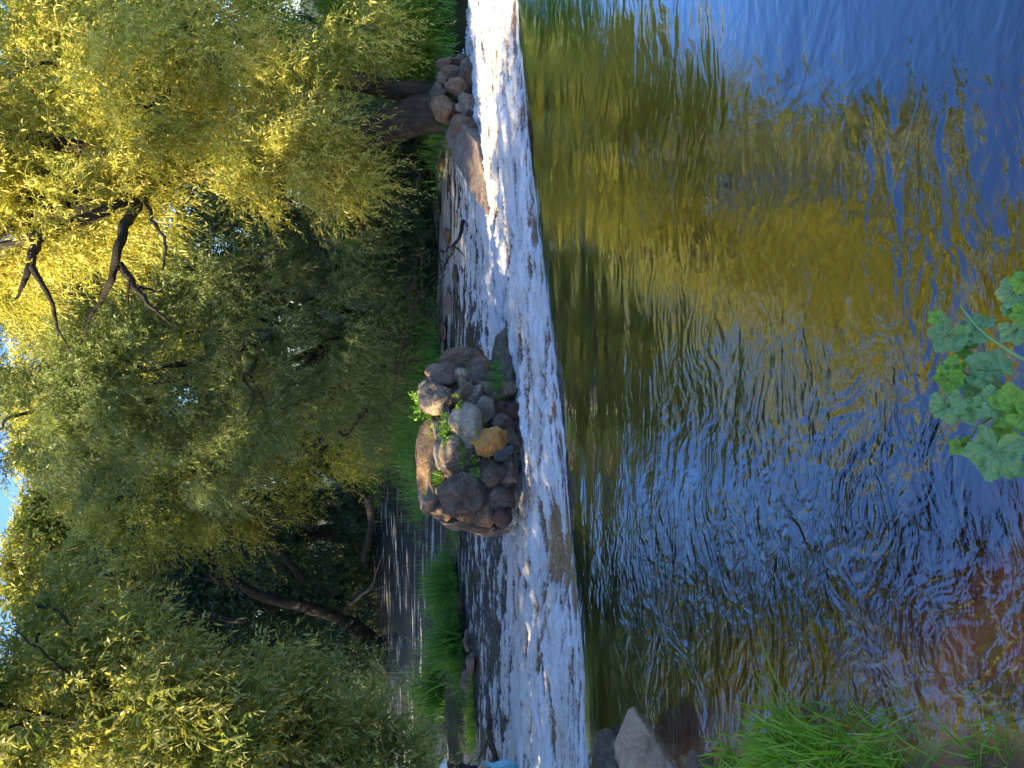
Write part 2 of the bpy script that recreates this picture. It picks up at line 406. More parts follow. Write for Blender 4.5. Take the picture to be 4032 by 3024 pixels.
def foam_field(X, Y):
    """streaks run along the current: over the lip, then swinging left"""
    d = crest_d(X, Y)
    wx = X + 0.25 * fbm(X * 0.9, Y * 0.9, 3, o=2); wy = Y + 0.18 * fbm(X * 0.8 + 9, Y * 1.1, 6, o=2)
    st = fbm(wx * 1.2, wy * 5.2, 1.0, o=5, g=0.62)
    fi = fbm(wx * 4.0, wy * 16.0, 8.0, o=4, g=0.65)
    base = 0.58 + 0.6 * st + 0.55 * fi
    wdt = 3.3 + 0.5 * fbm(X * 0.5, 3.3, 0)
    base -= 0.42 * sstep(wdt - 0.6, wdt + 0.6, d) * (1 - 0.85 * sstep(0.2, 2.0, X))
    # brown windows where the sheet slides clear over the stone, mostly left of centre near the lip
    win = sstep(0.05, 0.45, fbm(X * 1.3 + 4, d * 1.9, 2.2, o=2)) * sstep(1.9, 0.5, d) * sstep(1.0, -0.4, X)
    base -= 0.5 * win
    return base, st, fi, win
def build_rapids():
    nx, ny = 720, 330
    xs = np.linspace(-6.6, 7.6, nx)
    X = np.repeat(xs[:, None], ny, 1)
    f = np.linspace(0, 1, ny)[None, :] ** 1.25
    Y = crest_y(xs)[:, None] + f * 5.6
    base, st, fi, win = foam_field(X, Y)
    d = crest_d(X, Y)
    fo = np.clip(base, 0, 1.3)
    Z = rapids_z(X, Y) + sstep(0, 0.35, d) * (0.024 * st + 0.008 * fi + 0.022 * (fo - 0.5)) * sstep(5.3, 3.2, d) \
        + 0.03 * fbm(X * 1.1, Y * 1.1, 5, o=2) * sstep(0.1, 0.6, d) * sstep(5.4, 4.6, d) + 0.004 * sstep(0, 0.02, d) * fi
    Z += 0.02 * fo * sstep(0.0, 0.08, d) * sstep(5.4, 4.6, d)
    gold = np.clip(win * 1.3, 0, 1) * sstep(2.2, 1.2, d)
    gold = np.maximum(gold, 0.4 * sstep(2.6, 0.6, d))
    V = np.stack([X, Y, Z], -1).reshape(-1, 3)
    o = mesh_obj('rapids_water', V, grid_faces(nx, ny), foam_mat('white_water', (0.06, 0.042, 0.032), (0.42, 0.24, 0.08)), attrs={'foam': ('POINT', base), 'gold': ('POINT', gold)})
    tag(o, kind='structure', label='band of white foaming water sliding down past the lip')
build_rapids()
def build_lower():
    xs = np.linspace(-26, 22, 620); ys = np.concatenate([np.linspace(8.2, 16, 220), np.linspace(16.1, 60, 200)])
    nx, ny = len(xs), len(ys)
    X, Y = np.meshgrid(xs, ys, indexing='ij')
    far = sstep(10, 17, Y); d = crest_d(X, Y)
    st = fbm(X * 0.9, Y * 3.4, 2, o=4, g=0.6)
    base = 0.24 + 0.5 * st + 0.5 * sstep(0.0, 2.0, X) * sstep(16, 11, Y) - 0.03 * sstep(11.5, 13.5, Y)  # in the far channel these flecks also paint sky glints on the riffles
    Z = LOWZ - 0.012 + 0.012 * st * (1 - far) + 0.006 * fbm(X * 1.2, Y * 2.4, 9, o=2)
    Z = np.where(d < 5.2, Z - 0.22 * sstep(5.2, 4.2, d), Z)
    V = np.stack([X, Y, Z], -1).reshape(-1, 3)
    o = mesh_obj('lower_river_water', V, grid_faces(nx, ny), foam_mat('lower_water', (0.010, 0.013, 0.020), (0.12, 0.08, 0.04), 20, (1.6, 4.5, 1.0), 2.6), attrs={'foam': ('POINT', base), 'gold': ('POINT', np.zeros(X.shape))})
    tag(o, kind='structure')
build_lower()

# ------------------------------------------------------------------ far bank ground
FSH = np.array([(-60, 24), (-30, 21), (-14, 22), (-9.5, 24), (-5.5, 27), (-3.0, 24), (-1.2, 17), (0.2, 13.6), (2.0, 12.6), (3.8, 13.2), (5.0, 12.8), (5.6, 10.9), (4.4, 10.35), (4.3, 9.9), (5.5, 9.3), (7.5, 8.7), (12, 8.0), (40, 7)])
def ground_mat():
    b = NB('bank_ground'); co = b.coord()
    n = b.noise(co, 2.5, 7, 0.7)
    c = b.ramp(n, [(0.3, (0.02, 0.018, 0.012)), (0.5, (0.035, 0.05, 0.018)), (0.7, (0.05, 0.085, 0.025))])
    p = b.add('ShaderNodeBsdfPrincipled', Base_Color=c, Roughness=0.95, Normal=b.bump(b.noise(co, 9, 6, 0.7), 0.15, 0.9))
    b.surf(p.outputs[0]); return b.m
M_GROUND = ground_mat()
def build_far():
    # strips inland from the shoreline
    P = []
    for a, b in zip(FSH[:-1], FSH[1:]):
        n = max(2, int(np.hypot(*(b - a)) / 0.35))
        for i in range(n): P.append(a + (b - a) * i / n)
    P.append(FSH[-1]); P = np.array(P)
    S = np.array([-1.2, -0.4, 0.0, 0.25, 0.6, 1.2, 2.5, 5, 10, 25, 60, 150, 500])
    H = np.array([-0.9, -0.6, -0.43, -0.28, -0.12, 0.05, 0.2, 0.35, 0.6, 1.2, 2.5, 4, 8])
    V = []
    for (x, y) in P:
        dx, dy = 0.12 * max(-1, min(1, x / 20)), 1.0
        for s, h in zip(S, H):
            V.append((x + dx * s, y + dy * s, h + 0.0))
    V = np.array(V)
    V[:, 2] += 0.12 * fbm(V[:, 0] * 0.9, V[:, 1] * 0.9, 1, o=3)
    V[:, 0] += 0.1 * noise(V[:, 0] * 2, V[:, 1] * 2, 4); V[:, 1] += 0.12 * noise(V[:, 0] * 2, V[:, 1] * 2, 14)
    tag(mesh_obj('far_bank_ground', V, grid_faces(len(P), len(S)), M_GROUND), kind='structure')
build_far()
def hump(name, cxy, rx, ry, top, rot=0.0, base=LOWZ - 0.25, mat=None):
    n, m = 60, 14
    th = np.linspace(0, 2 * np.pi, n); r = np.linspace(0, 1, m)
    T, R = np.meshgrid(th, r, indexing='ij')
    wob = 1 + 0.18 * noise(np.cos(T) * 2 + cxy[0], np.sin(T) * 2 + cxy[1], 2)
    x = np.cos(T) * R * rx * wob; y = np.sin(T) * R * ry * wob
    X = cxy[0] + x * math.cos(rot) - y * math.sin(rot); Y = cxy[1] + x * math.sin(rot) + y * math.cos(rot)
    Z = base + (top - base) * (1 - R ** 2.6) + 0.03 * fbm(X * 4, Y * 4, 0, o=3)
    V = np.stack([X, Y, Z], -1).reshape(-1, 3)
    return tag(mesh_obj(name, V, grid_faces(n, m), mat or M_GROUND), kind='structure')
bar_c = (at_z(1800, 2620, -0.4) + Vector((-0.4, 0.35, 0)))
hump('gravel_bar', (bar_c.x, bar_c.y), 2.9, 0.75, -0.33, math.radians(4))
hump('bank_spit', (at_z(1730, 1500, -.4).x, at_z(1700, 1500, -.4).y + 0.3), 1.6, 0.5, -0.36, 0.1)
# ------------------------------------------------------------------ rocks
def ico(sub=4):
    import bmesh
    bm = bmesh.new(); bmesh.ops.create_icosphere(bm, subdivisions=sub, radius=1.0)
    V = np.array([v.co[:] for v in bm.verts]); Fq = np.array([[v.index for v in f.verts] for f in bm.faces]); bm.free()
    return V, Fq
ICO5 = ico(5); ICO4 = ico(4); ICO3 = ico(3)
def rock_shape(seed, rx, ry, rz, cuts=11, cut=0.60, rough=0.13, src=None, fold=0.92):
    r = np.random.default_rng(seed); V, Fq = src or ICO4
    V = V.copy()
    for i in range(cuts):
        n = r.normal(size=3); n /= np.linalg.norm(n); h = cut + r.uniform(-0.14, 0.2)
        dd = V @ n; V -= np.outer(np.clip(dd - h, 0, None) * fold, n)
    V *= 1.0 / (np.abs(V).max(0) + 1e-6)
    dsp = fbm(V[:, 0] * 1.6 + seed, V[:, 1] * 1.6, V[:, 2] * 1.6, o=2)[:, None]
    V = V * (1 + rough * 1.3 * dsp)
    ds2 = fbm(V[:, 0] * 5 + seed, V[:, 1] * 5, V[:, 2] * 5, o=3)[:, None]
    V = V * (1 + rough * 0.45 * ds2)
    return V * np.array([rx, ry, rz]), Fq
def rotz(V, a, tilt=0.0, tx=0.0):
    c, s = math.cos(tilt), math.sin(tilt); V = V @ np.array([[c, 0, -s], [0, 1, 0], [s, 0, c]]).T
    c, s = math.cos(tx), math.sin(tx); V = V @ np.array([[1, 0, 0], [0, c, -s], [0, s, c]]).T
    c, s = math.cos(a), math.sin(a); return V @ np.array([[c, -s, 0], [s, c, 0], [0, 0, 1]]).T
def rock(x, y, Y, hx, hy, kind, label, cat='rock', group=None, depth=1.0, seed=0, tilt=0.0, tx=0.0, name='rock', **k):
    """x,y = middle in the photograph, hx = half height, hy = half width there, Y = distance"""
    p, t = at_y(x, y, Y)
    rz, rx = hx / F * t, hy / F * t; ry = max(rx, rz) * depth if depth > 0 else -depth
    V, Fq = rock_shape(seed + 31, rx, ry, rz, **k)
    V = rotz(V, 0.0, tilt, tx)
    o = mesh_obj(name, V + np.array(p), Fq, MR[kind], loc=tuple(p))
    return tag(o, label, cat, group)
G_ISL = 'stones piled in the small island'
def IR(x, y, Y, hx, hy, *a, **k): return rock(x, y, Y, hx * 1.32, hy * 1.3, *a, group=G_ISL, **k)
# middle distances: front of the island about 6.1 m, back about 7.2 m
IR(1700, 1535, 7.05, 36, 46, 'pale', 'pale block at the top right corner of the stone island', seed=1)
IR(1719, 1562, 6.75, 54, 57, 'grey', 'round grey boulder with a pinkish patch near the island top', seed=2, cuts=4, name='boulder')
IR(1752, 1470, 6.95, 60, 48, 'pink', 'rugged pinkish rock on the right shoulder of the island', seed=3, tilt=0.3)
IR(1830, 1425, 6.95, 80, 44, 'brown', 'smooth brown rock forming the far right end of the island', seed=4, cuts=6)
IR(1888, 1452, 6.8, 56, 44, 'brown', 'reddish brown rock low at the right end by the foam', seed=5)
IR(1905, 1486, 6.62, 52, 40, 'dark', 'dark rounded rock above the grass at the right waterline', seed=6, cuts=5)
IR(1823, 1544, 6.55, 40, 30, 'brown', 'small oval olive brown stone wedged in the right of the island', seed=7, cuts=3, tilt=0.5)
IR(1845, 1500, 6.75, 55, 45, 'grey', 'grey lumpy rock between the oval stone and the right end', seed=8)
IR(1880, 1568, 6.5, 55, 50, 'grey', 'grey rock with folded surface below the oval stone', seed=9, rough=0.16)
IR(1955, 1545, 6.45, 62, 55, 'brown', 'brown stone with moss at its foot near the white water', seed=10, rough=0.15)
IR(1834, 1688, 6.32, 52, 78, 'pale', 'big flat-faced speckled pale granite block in the middle of the island', seed=11, cuts=7, name='boulder', rough=.07)
IR(1930, 1612, 6.25, 30, 48, 'tan', 'thin tan slate leaning on the red wedge', seed=12, depth=0.5, tilt=0.6, rough=0.05)
IR(1985, 1612, 6.3, 60, 40, 'wetred', 'red brown wedge of rock dipping into the foam', seed=13, cuts=12, cut=0.6)
IR(1990, 1668, 6.2, 46, 34, 'dark', 'black squarish block beside the orange stone', seed=14, cuts=12, cut=0.6, rough=.05)
IR(1885, 1660, 6.4, 60, 55, 'grey', 'grey stone filling the gap under the pale granite block', seed=44)
IR(1934, 1737, 6.12, 48, 54, 'orange', 'bright orange fractured rock low on the island front', seed=15, cuts=12, cut=0.62, rough=0.2, name='boulder', src=ICO5)  # its orange also carries the sun dapple on the front face
IR(1985, 1778, 6.05, 40, 20, 'slate', 'dark slate bar leaning under the orange rock', seed=16, cuts=14, cut=0.55, tilt=0.45, rough=.04)
IR(1998, 1722, 6.15, 36, 50, 'dark', 'dark footing stone below the orange rock', seed=45)
IR(1750, 1655, 6.7, 16, 52, 'slate', 'flat bluish slab lying across the top of the island', seed=17, depth=0.7, rough=0.03, cuts=12, cut=.6)
IR(1728, 1690, 6.85, 26, 62, 'pale', 'light lichen-spotted stone behind the bluish slab', seed=18)
IR(1738, 1779, 6.72, 22, 56, 'pale', 'long light grey stone above the slate-grey one', seed=19, cuts=5)
IR(1790, 1785, 6.5, 44, 84, 'grey', 'long grey boulder sloping across the island middle', seed=20, cuts=5, name='boulder')
IR(1666, 1769, 7.2, 14, 74, 'pale', 'topmost thin pale slab on the island crest', seed=21, cuts=7, depth=0.5)
IR(1656, 1925, 7.3, 14, 62, 'pale', 'thin pale slab overhanging the left of the island crest', seed=22, depth=0.5)
IR(1690, 1795, 7.0, 18, 95, 'pink', 'salmon slab under the topmost pale slab', seed=23, depth=0.6)
IR(1697, 1890, 6.9, 26, 88, 'pink', 'pinkish slab carrying grass on the left of the crest', seed=24, depth=0.7)
IR(1845, 1955, 6.3, 100, 84, 'dark', 'biggest dark boulder on the left front of the island', seed=25, cuts=7, name='boulder', src=ICO5)
IR(1905, 2010, 6.22, 58, 52, 'brown', 'pink tinged brown rock set into the foot of the biggest boulder', seed=26)
IR(1940, 1875, 6.15, 62, 60, 'dark', 'dark cracked rock between the orange rock and biggest boulder', seed=27, cuts=12)
IR(1865, 1810, 6.45, 75, 80, 'dark', 'dark grey filler boulder with green weeds on it', seed=28)
IR(1974, 2028, 6.05, 34, 36, 'wetred', 'small wet dark red stone at the left waterline', seed=29, cuts=4)
IR(1890, 2070, 6.4, 75, 36, 'brown', 'layered brown slab on the left end of the island', seed=30, tilt=-0.15, cuts=12)
IR(1950, 2088, 6.3, 45, 24, 'tan', 'lowest tan slab at the left tip of the island', seed=31)
IR(1700, 1985, 6.85, 40, 34, 'tan', 'tan slab edge below the grass on the left of the crest', seed=32)
IR(1745, 2020, 6.7, 44, 30, 'brown', 'brown slab stepping down the left slope', seed=33)
IR(1790, 2052, 6.75, 52, 34, 'grey', 'grey angular rock behind the left slope', seed=34)
IR(1985, 1950, 6.12, 50, 60, 'dark', 'wet black rock under the biggest boulder', seed=35)
IR(2000, 1850, 6.1, 34, 60, 'dark', 'wet black rock at the foot of the island centre', seed=36)
IR(1800, 1750, 7.0, 120, 250, 'brown', 'buried brown core stone behind the front stones', seed=37, depth=0.45)
IR(1960, 1700, 6.9, 80, 330, 'dark', 'buried dark core stone at the base of the island', seed=38, depth=0.3)
G_R = 'stones piled at the foot of the right willow'
def RR(x, y, Y, hx, hy, *a, **k): return rock(x, y, Y - .45, hx * 1.12, hy * 1.12, *a, group=G_R, **k)
RR(1758, 254, 9.9, 36, 32, 'dark', 'upper dark round stone at the far right of the right-bank pile', seed=51, cuts=4)
RR(1808, 236, 9.85, 28, 24, 'dark', 'small stone under the far right round one', seed=52)
RR(1790, 300, 9.85, 50, 32, 'dark', 'black stone in the middle of the right-bank pile', seed=53)
RR(1746, 306, 9.95, 24, 34, 'grey', 'small grey stone on top of the right-bank pile', seed=54)
RR(1800, 352, 9.6, 44, 42, 'brown', 'egg-shaped dark stone in front of the right-bank pile', seed=55, cuts=2, name='boulder')
RR(1728, 372, 10.0, 32, 62, 'dark', 'wide dark block at the back of the right-bank pile', seed=56)
RR(1752, 430, 9.7, 54, 46, 'brown', 'round reddish boulder at the trunk foot', seed=57, cuts=3, name='boulder')
RR(1848, 408, 9.4, 36, 42, 'grey', 'cracked grey stone at the waterline of the right bank', seed=58)
RR(1808, 420, 9.5, 14, 16, 'pale', 'small pale chip between the right-bank stones', seed=59)
RR(1822, 505, 9.4, 46, 50, 'brown', 'rounded brown stone leaning on the long slab', seed=60, cuts=5)
RR(1858, 530, 9.25, 28, 40, 'dark', 'dark wet stone under the long slab', seed=61)
RR(1835, 280, 9.6, 34, 70, 'dark', 'low black stone at the right waterline', seed=62)
# the long tilted slab
def slab():
    c = [at_y(1748, 528, 9.3)[0], at_y(1800, 465, 9.0)[0], at_y(1872, 560, 8.2)[0], at_y(1910, 700, 7.95)[0], at_y(1918, 850, 7.8)[0], at_y(1858, 760, 8.25)[0], at_y(1795, 640, 8.9)[0]]
    n = len(c); N = 26
    ctr = sum(c, Vector()) / n
    rings = []
    for k in range(N):
        f = k / (N - 1)
        ring = []
        for i in range(n * 8):
            a = c[(i // 8)]; b2 = c[(i // 8 + 1) % n]; p = a.lerp(b2, (i % 8) / 8)
            ring.append(ctr.lerp(p, f))
        rings.append(ring)
    V = np.array([[p[:] for p in r] for r in rings]); m = n * 8
    V[..., 2] += 0.03 * fbm(V[..., 0] * 3, V[..., 1] * 3, 0, o=3)
    low = V[-1].copy(); down = []
    for k in range(1, 6):
        q = low.copy(); q[:, 2] -= 0.06 * k; q[:, :2] += 0.03 * noise(q[:, 0] * 5, q[:, 1] * 5, k * 1.0)[:, None] ; down.append(q)
    V = np.concatenate([V, np.array(down)]); K = len(V)
    i = np.arange(K - 1)[:, None] * m; j = np.arange(m)[None, :]
    Fq = np.stack([i + j, i + m + j, i + m + (j + 1) % m, i + (j + 1) % m], -1).reshape(-1, 4)
    o = mesh_obj('stone_slab', V.reshape(-1, 3), Fq, MR['tan'], loc=tuple(ctr))
    tag(o, 'long smooth tan slab tilting down to the foam on the right bank', 'rock', G_R)
slab()
G_M = 'wet stones breaking the rapids on the right'
for i, (x, y, hx, hy, kd, lb) in enumerate([
    (1742, 640, 12, 40, 'brown', 'wet brown stone breaking the foam nearest the forked trunk'), (1770, 720, 10, 34, 'dark', 'black stone in the rapids behind the middle of the long slab'),
    (1722, 800, 12, 50, 'brown', 'wide low brown stone in the far rapids left of the slab'), (1800, 860, 10, 36, 'tan', 'tan stone ledge just past the tip of the slab'),
    (1760, 930, 14, 44, 'brown', 'moss brown stone under the black dead branch'), (1795, 1080, 12, 40, 'dark', 'dark stone in the rapids halfway to the island'),
    (1765, 1180, 12, 60, 'tan', 'long cream stained ledge in the rapids right of the island'), (1815, 1260, 12, 34, 'dark', 'small black stone close to the right end of the island'),
    (1745, 1300, 12, 50, 'brown', 'brown ledge near the bank to the right of the island')]):
    p = at_z(x, y, -0.42 if x < 1900 else -.2); rock(x, y, p.y + 0.05, hx, hy, kd, lb, group=G_M, seed=200 + i, depth=0.9)
G_L = 'low stones edging the grassy bar'
for i, (x, y, hx, hy, kd, lb) in enumerate([
    (1785, 2190, 16, 36, 'tan', 'narrow tan stone nearest the island along the grassy bar'),
    (1806, 2145, 14, 30, 'brown', 'brown stone just left of the stone island at the bar end'),
    (1772, 2250, 24, 26, 'brown', 'pointed stone before the first grass clump of the bar'),
    (1782, 2315, 20, 40, 'tan', 'tan stone in front of the round grass clump'),
    (1800, 2380, 18, 44, 'brown', 'flat brown stone left of the tan one at the bar edge'),
    (1838, 2525, 16, 46, 'tan', 'low tan stone under the tall reed clump'),
    (1858, 2610, 22, 50, 'pink', 'pinkish stone at the foot of the tall reed clump'),
    (1842, 2690, 34, 50, 'pink', 'largest pink grey stone of the bar edge'),
    (1850, 2770, 24, 40, 'brown', 'brown stone between two mossy patches of the bar'),
    (1848, 2850, 22, 50, 'brown', 'mossy brown stone near the left end of the bar')]):
    p = at_z(x, y, -0.4); rock(x, y, p.y + 0.05, hx, hy, kd, lb, group=G_L, seed=80 + i, depth=0.8)
# big stone on the near left bank + wet rocks in the water
b1 = rock(2585, 3030, 3.12, 130, 235, 'shore', 'large brown pink boulder with a sharp ridge at the left bank', seed=101, cuts=4, depth=0.8, name='boulder', tilt=0.35, src=ICO5, rough=.1)
rock(2760, 3080, 2.75, 80, 150, 'brown', 'half sunken brown stone behind the large ridge boulder', seed=102, depth=0.7, name='rock')
rock(2385, 3010, 3.75, 62, 110, 'dark', 'wet foamy stone poking out at the left end of the lip', seed=103)
rock(2320, 2850, 4.3, 20, 34, 'wetred', 'small wet red stone on the lip at the left', seed=104)
for i, (x, y, h1, h2, kd, lb) in enumerate([(3710, 2470, 62, 75, 'orange', 'round orange stone under clear water near the left bank'),
                                  (3935, 2290, 80, 110, 'wetred', 'wide rusty red stone under water below the leafy plant'),
                                  (3990, 2780, 110, 190, 'orange', 'large golden stone under shallow water in the near corner'),
                                  (3960, 2080, 45, 70, 'brown', 'brown stone under water beside the large leaf')]):
    p = at_z(x, y, -0.085); rock(x, y, p.y, h1 * 1.25, h2 * 1.25, 'rust' if kd in ('orange', 'wetred') and y < 2700 else kd, lb, seed=120 + i, group='stones under the shallow water', depth=0.9, cuts=4)
# ------------------------------------------------------------------ leaves
def leaves_from(P, D, L, W, tint, fold=0.0):
    """lanceolate leaf quads: base P, direction D (unit), length L, width W"""
    n = len(P)
    R = RNG.normal(size=(n, 3)); S = np.cross(D, R); S /= np.linalg.norm(S, axis=1)[:, None] + 1e-9
    mid = P + D * (L * 0.45)[:, None]; tip = P + D * L[:, None]
    tip[:, 2] -= L * 0.15
    a = mid + S * (W * 0.5)[:, None]; c = mid - S * (W * 0.5)[:, None]
    V = np.stack([P, a, tip, c], 1).reshape(-1, 3)
    Fq = (np.arange(n)[:, None] * 4 + np.arange(4)[None, :])
    return V, Fq, tint
def sprays(origins, dirs, length, K, leafL, leafW, droop=0.5, curl=0.35, tint_c=None, twig=0.0):
    """willow shoots: K narrow leaves along each drooping twig"""
    n = len(origins)
    dirs = dirs / (np.linalg.norm(dirs, axis=1)[:, None] + 1e-9)
    Ls = length * RNG.uniform(0.6, 1.3, n)
    t = (np.arange(K) + 0.5) / K
    T = np.broadcast_to(t[None, :], (n, K))
    base = origins[:, None, :] + dirs[:, None, :] * (T * Ls[:, None])[..., None]
    base[..., 2] -= droop * Ls[:, None] * T ** 2
    side = np.cross(dirs, RNG.normal(size=(n, 3))); side /= np.linalg.norm(side, axis=1)[:, None] + 1e-9
    base += side[:, None, :] * (curl * Ls[:, None] * 0.3 * T ** 2)[..., None]
    tang = dirs[:, None, :] + np.array([0, 0, -1.0]) * (2 * droop * T)[..., None] + 0 * base
    tang /= np.linalg.norm(tang, axis=2)[..., None]
    out = RNG.normal(size=(n, K, 3)); out -= (out * tang).sum(2)[..., None] * tang
    out /= np.linalg.norm(out, axis=2)[..., None] + 1e-9
    D = tang * 0.65 + out * 0.75; D /= np.linalg.norm(D, axis=2)[..., None]
    P = base.reshape(-1, 3); D = D.reshape(-1, 3)
    N = n * K
    L = leafL * RNG.uniform(0.6, 1.25, N) * np.repeat((1 - 0.35 * T), 1).reshape(-1)
    tc = RNG.uniform(0, 1, n) if tint_c is None else tint_c
    tint = np.clip(np.repeat(tc, K) * 0.6 + RNG.uniform(0, 0.4, N) + 0.15 * np.tile(t, n), 0, 1)
    V, Fq, tint = leaves_from(P, D, L, L * leafW * RNG.uniform(0.8, 1.2, N), tint)
    if twig > 0:
        m = 3; tt = np.linspace(0, 1, m + 1)
        bb = origins[:, None, :] + dirs[:, None, :] * (tt[None, :] * Ls[:, None])[..., None]
        bb[..., 2] -= droop * Ls[:, None] * tt ** 2
        bb += side[:, None, :] * (curl * Ls[:, None] * 0.3 * tt[None, :] ** 2)[..., None]
        s2 = np.cross(dirs, side); w_ = twig * (1 - 0.7 * tt)
        A = bb + s2[:, None, :] * w_[None, :, None]; B = bb - s2[:, None, :] * w_[None, :, None]
        TV = np.stack([A, B], 2).reshape(-1, 3); o = len(V)
        bi = (np.arange(n)[:, None] * (m + 1) + np.arange(m)[None, :]).reshape(-1) * 2
        TF = np.stack([bi, bi + 1, bi + 3, bi + 2], -1) + o
        V = np.concatenate([V, TV]); Fq = np.concatenate([Fq, TF]); tint = np.concatenate([tint, np.full(len(TF), 0.9)])
    return V, Fq, tint
def crown(blobs, n_leaf, leafL=0.085, leafW=0.2, K=14, length=0.42, droop=0.45, clump=0.42, up=0.25, twig=0.0, shell=0.55, tshift=0.0):
    """blobs: list of (centre Vector, radius(s)). Foliage sits in clumps over each blob's outer part."""
    parts = []
    vol = np.array([b[1] ** 2 for b in blobs]); vol = vol / vol.sum()
    for (c, r), f in zip(blobs, vol):
        ns = max(8, int(n_leaf * f / K))
        nc = max(6, int(14 * (r / clump) ** 1.6 * 0.35))
        cc = RNG.normal(size=(nc, 3)); cc /= np.linalg.norm(cc, axis=1)[:, None]
        cc[:, 1] -= 0.35; cc /= np.linalg.norm(cc, axis=1)[:, None]
        rr = r * RNG.uniform(shell, 1.0, nc)
        ctr = np.array(c) + cc * rr[:, None]
        csz = clump * RNG.uniform(0.6, 1.35, nc); ct = np.clip(RNG.uniform(0.0, 0.9, nc) + tshift, 0, 1)
        pick = RNG.integers(0, nc, ns)
        off = RNG.normal(size=(ns, 3)) * 0.34
        O = ctr[pick] + off * csz[pick][:, None] * np.array([1.0, 1.0, 0.8])
        D = cc[pick] * 0.7 + off * 0.5 + RNG.normal(size=(ns, 3)) * 0.45; D[:, 2] += up
        parts.append(sprays(O, D, length, K, leafL, leafW, droop, tint_c=np.clip(ct[pick] + RNG.normal(size=ns) * 0.12, 0, 1), twig=twig))
    Vs, Fs, Ts, o = [], [], [], 0
    for V, Fq, T in parts:
        Vs.append(V); Fs.append(Fq + o); Ts.append(T); o += len(V)
    return np.concatenate(Vs), np.concatenate(Fs), np.concatenate(Ts)
def B(x, y, Y, rpx):
    p, t = at_y(x, y, Y); return (p, rpx / F * t)
def tree(name, label, base, trunks, limbs, blobs, n_leaf, mat, group='willows along the far bank', cat='tree', bark=None, **k):
    root = empty(name, base, label=label, cat=cat, group=group)
    if trunks:
        for tr in trunks:
            V, Fq = tube(*tr[:3], seg=44, n=18, rough=0.22, wig=0.0); mesh_obj('trunk', V, Fq, bark or M_BARK, root)
    for lb in limbs:
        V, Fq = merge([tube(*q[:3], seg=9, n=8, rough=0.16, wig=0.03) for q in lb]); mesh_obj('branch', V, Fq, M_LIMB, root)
    V, Fq, T = crown(blobs, n_leaf, **k)
    mesh_obj('crown', V, Fq, mat, root, smooth=False, attrs={'tint': ('FACE', T)})
    return root
A_ = lambda x, y, Y: at_y(x, y, Y)[0]
def auto_limbs(base, blobs, r, frac=1.0):
    out = []
    for (c, rr) in blobs:
        if random.random() > frac: continue
        b0 = Vector(base); b0.z += 0.3
        m = b0.lerp(Vector(c), 0.5) + Vector((random.uniform(-.5, .5), random.uniform(-.3, .3), 0.15 * rr - 0.3))
        e = Vector(c) + Vector((random.uniform(-.4, .4), random.uniform(-.4, .4), rr * 0.5))
        out.append((([b0, b0.lerp(m, .55) + Vector((random.uniform(-.3, .3), 0, .2)), m, Vector(c), e]), r, r * 0.12))
    return out
# 1. the big sunlit willow on the right bank
bs = Vector(A_(1735, 430, 10.35)); bs.z = -0.3
bw = [B(560, 420, 10.2, 290), B(800, 150, 9.8, 230), B(930, 560, 10.2, 200), B(250, 800, 10.6, 300), B(200, 250, 11, 300),
      B(1180, 380, 10.4, 160), B(-250, 500, 11, 380), B(-300, 1050, 11.4, 380), B(-900, 700, 11.6, 480), B(-1250, 1150, 12, 430), B(-800, 1350, 12, 400),
      B(-1650, 850, 12, 430), B(1270, 560, 9.7, 130), B(1200, 430, 9.6, 150), B(1350, 110, 9.9, 140), B(1540, 120, 9.9, 80), B(1330, 700, 9.9, 120), B(1080, 690, 9.6, 160), B(560, 760, 10.6, 120), B(1040, 720, 10.2, 130), B(-850, 200, 11.5, 380)]
tree('willow_tree', 'largest sunlit golden willow with a forked trunk behind the right-bank stones', tuple(bs),
     [([bs + Vector((0.05, 0, -.2)), A_(1640, 455, 10.3), A_(1520, 500, 10.3), A_(1380, 560, 10.4), A_(1100, 640, 10.6), A_(700, 690, 10.9)], 0.27, 0.15),
      ([A_(1760, 375, 10.5), A_(1640, 362, 10.5), A_(1480, 335, 10.6), A_(1250, 300, 10.8), A_(800, 260, 11)], 0.2, 0.11)],
     [[([A_(700, 700, 10.7), A_(560, 760, 10.3), A_(420, 830, 9.9), A_(200, 910, 10), A_(20, 965, 10.2), A_(-250, 1000, 10.6)], 0.10, 0.04)],
      [([A_(540, 800, 10.1), A_(480, 920, 9.7), A_(440, 1090, 9.6), A_(400, 1180, 9.7), A_(350, 1260, 9.7), A_(330, 1340, 9.8)], 0.075, 0.008), ([A_(470, 1040, 9.65), A_(540, 1140, 9.5), A_(620, 1230, 9.4), A_(690, 1290, 9.5)], 0.05, 0.008), ([A_(540, 1130, 9.5), A_(640, 1150, 9.5)], 0.02, 0.01), ([A_(510, 1110, 9.5), A_(500, 1200, 9.5)], 0.022, 0.01)],
      [([A_(570, 780, 10), A_(600, 860, 9.7), A_(650, 960, 9.6), A_(640, 1060, 9.6)], 0.03, 0.012)],
      [([A_(150, 930, 10), A_(130, 1000, 9.7), A_(100, 1100, 9.6), A_(60, 1180, 9.6)], 0.08, 0.012), ([A_(125, 1050, 9.6), A_(200, 1180, 9.5), A_(230, 1300, 9.5), A_(290, 1400, 9.6)], 0.04, 0.006)],
      auto_limbs(A_(700, 690, 10.9), bw[6:12], 0.13), auto_limbs(A_(800, 260, 11), [bw[0], bw[1], bw[4]], 0.08)],
     bw, 320000, M_WILLOW, leafL=0.095, leafW=0.24, twig=0.0025, clump=0.36, length=0.45, tshift=0.15)
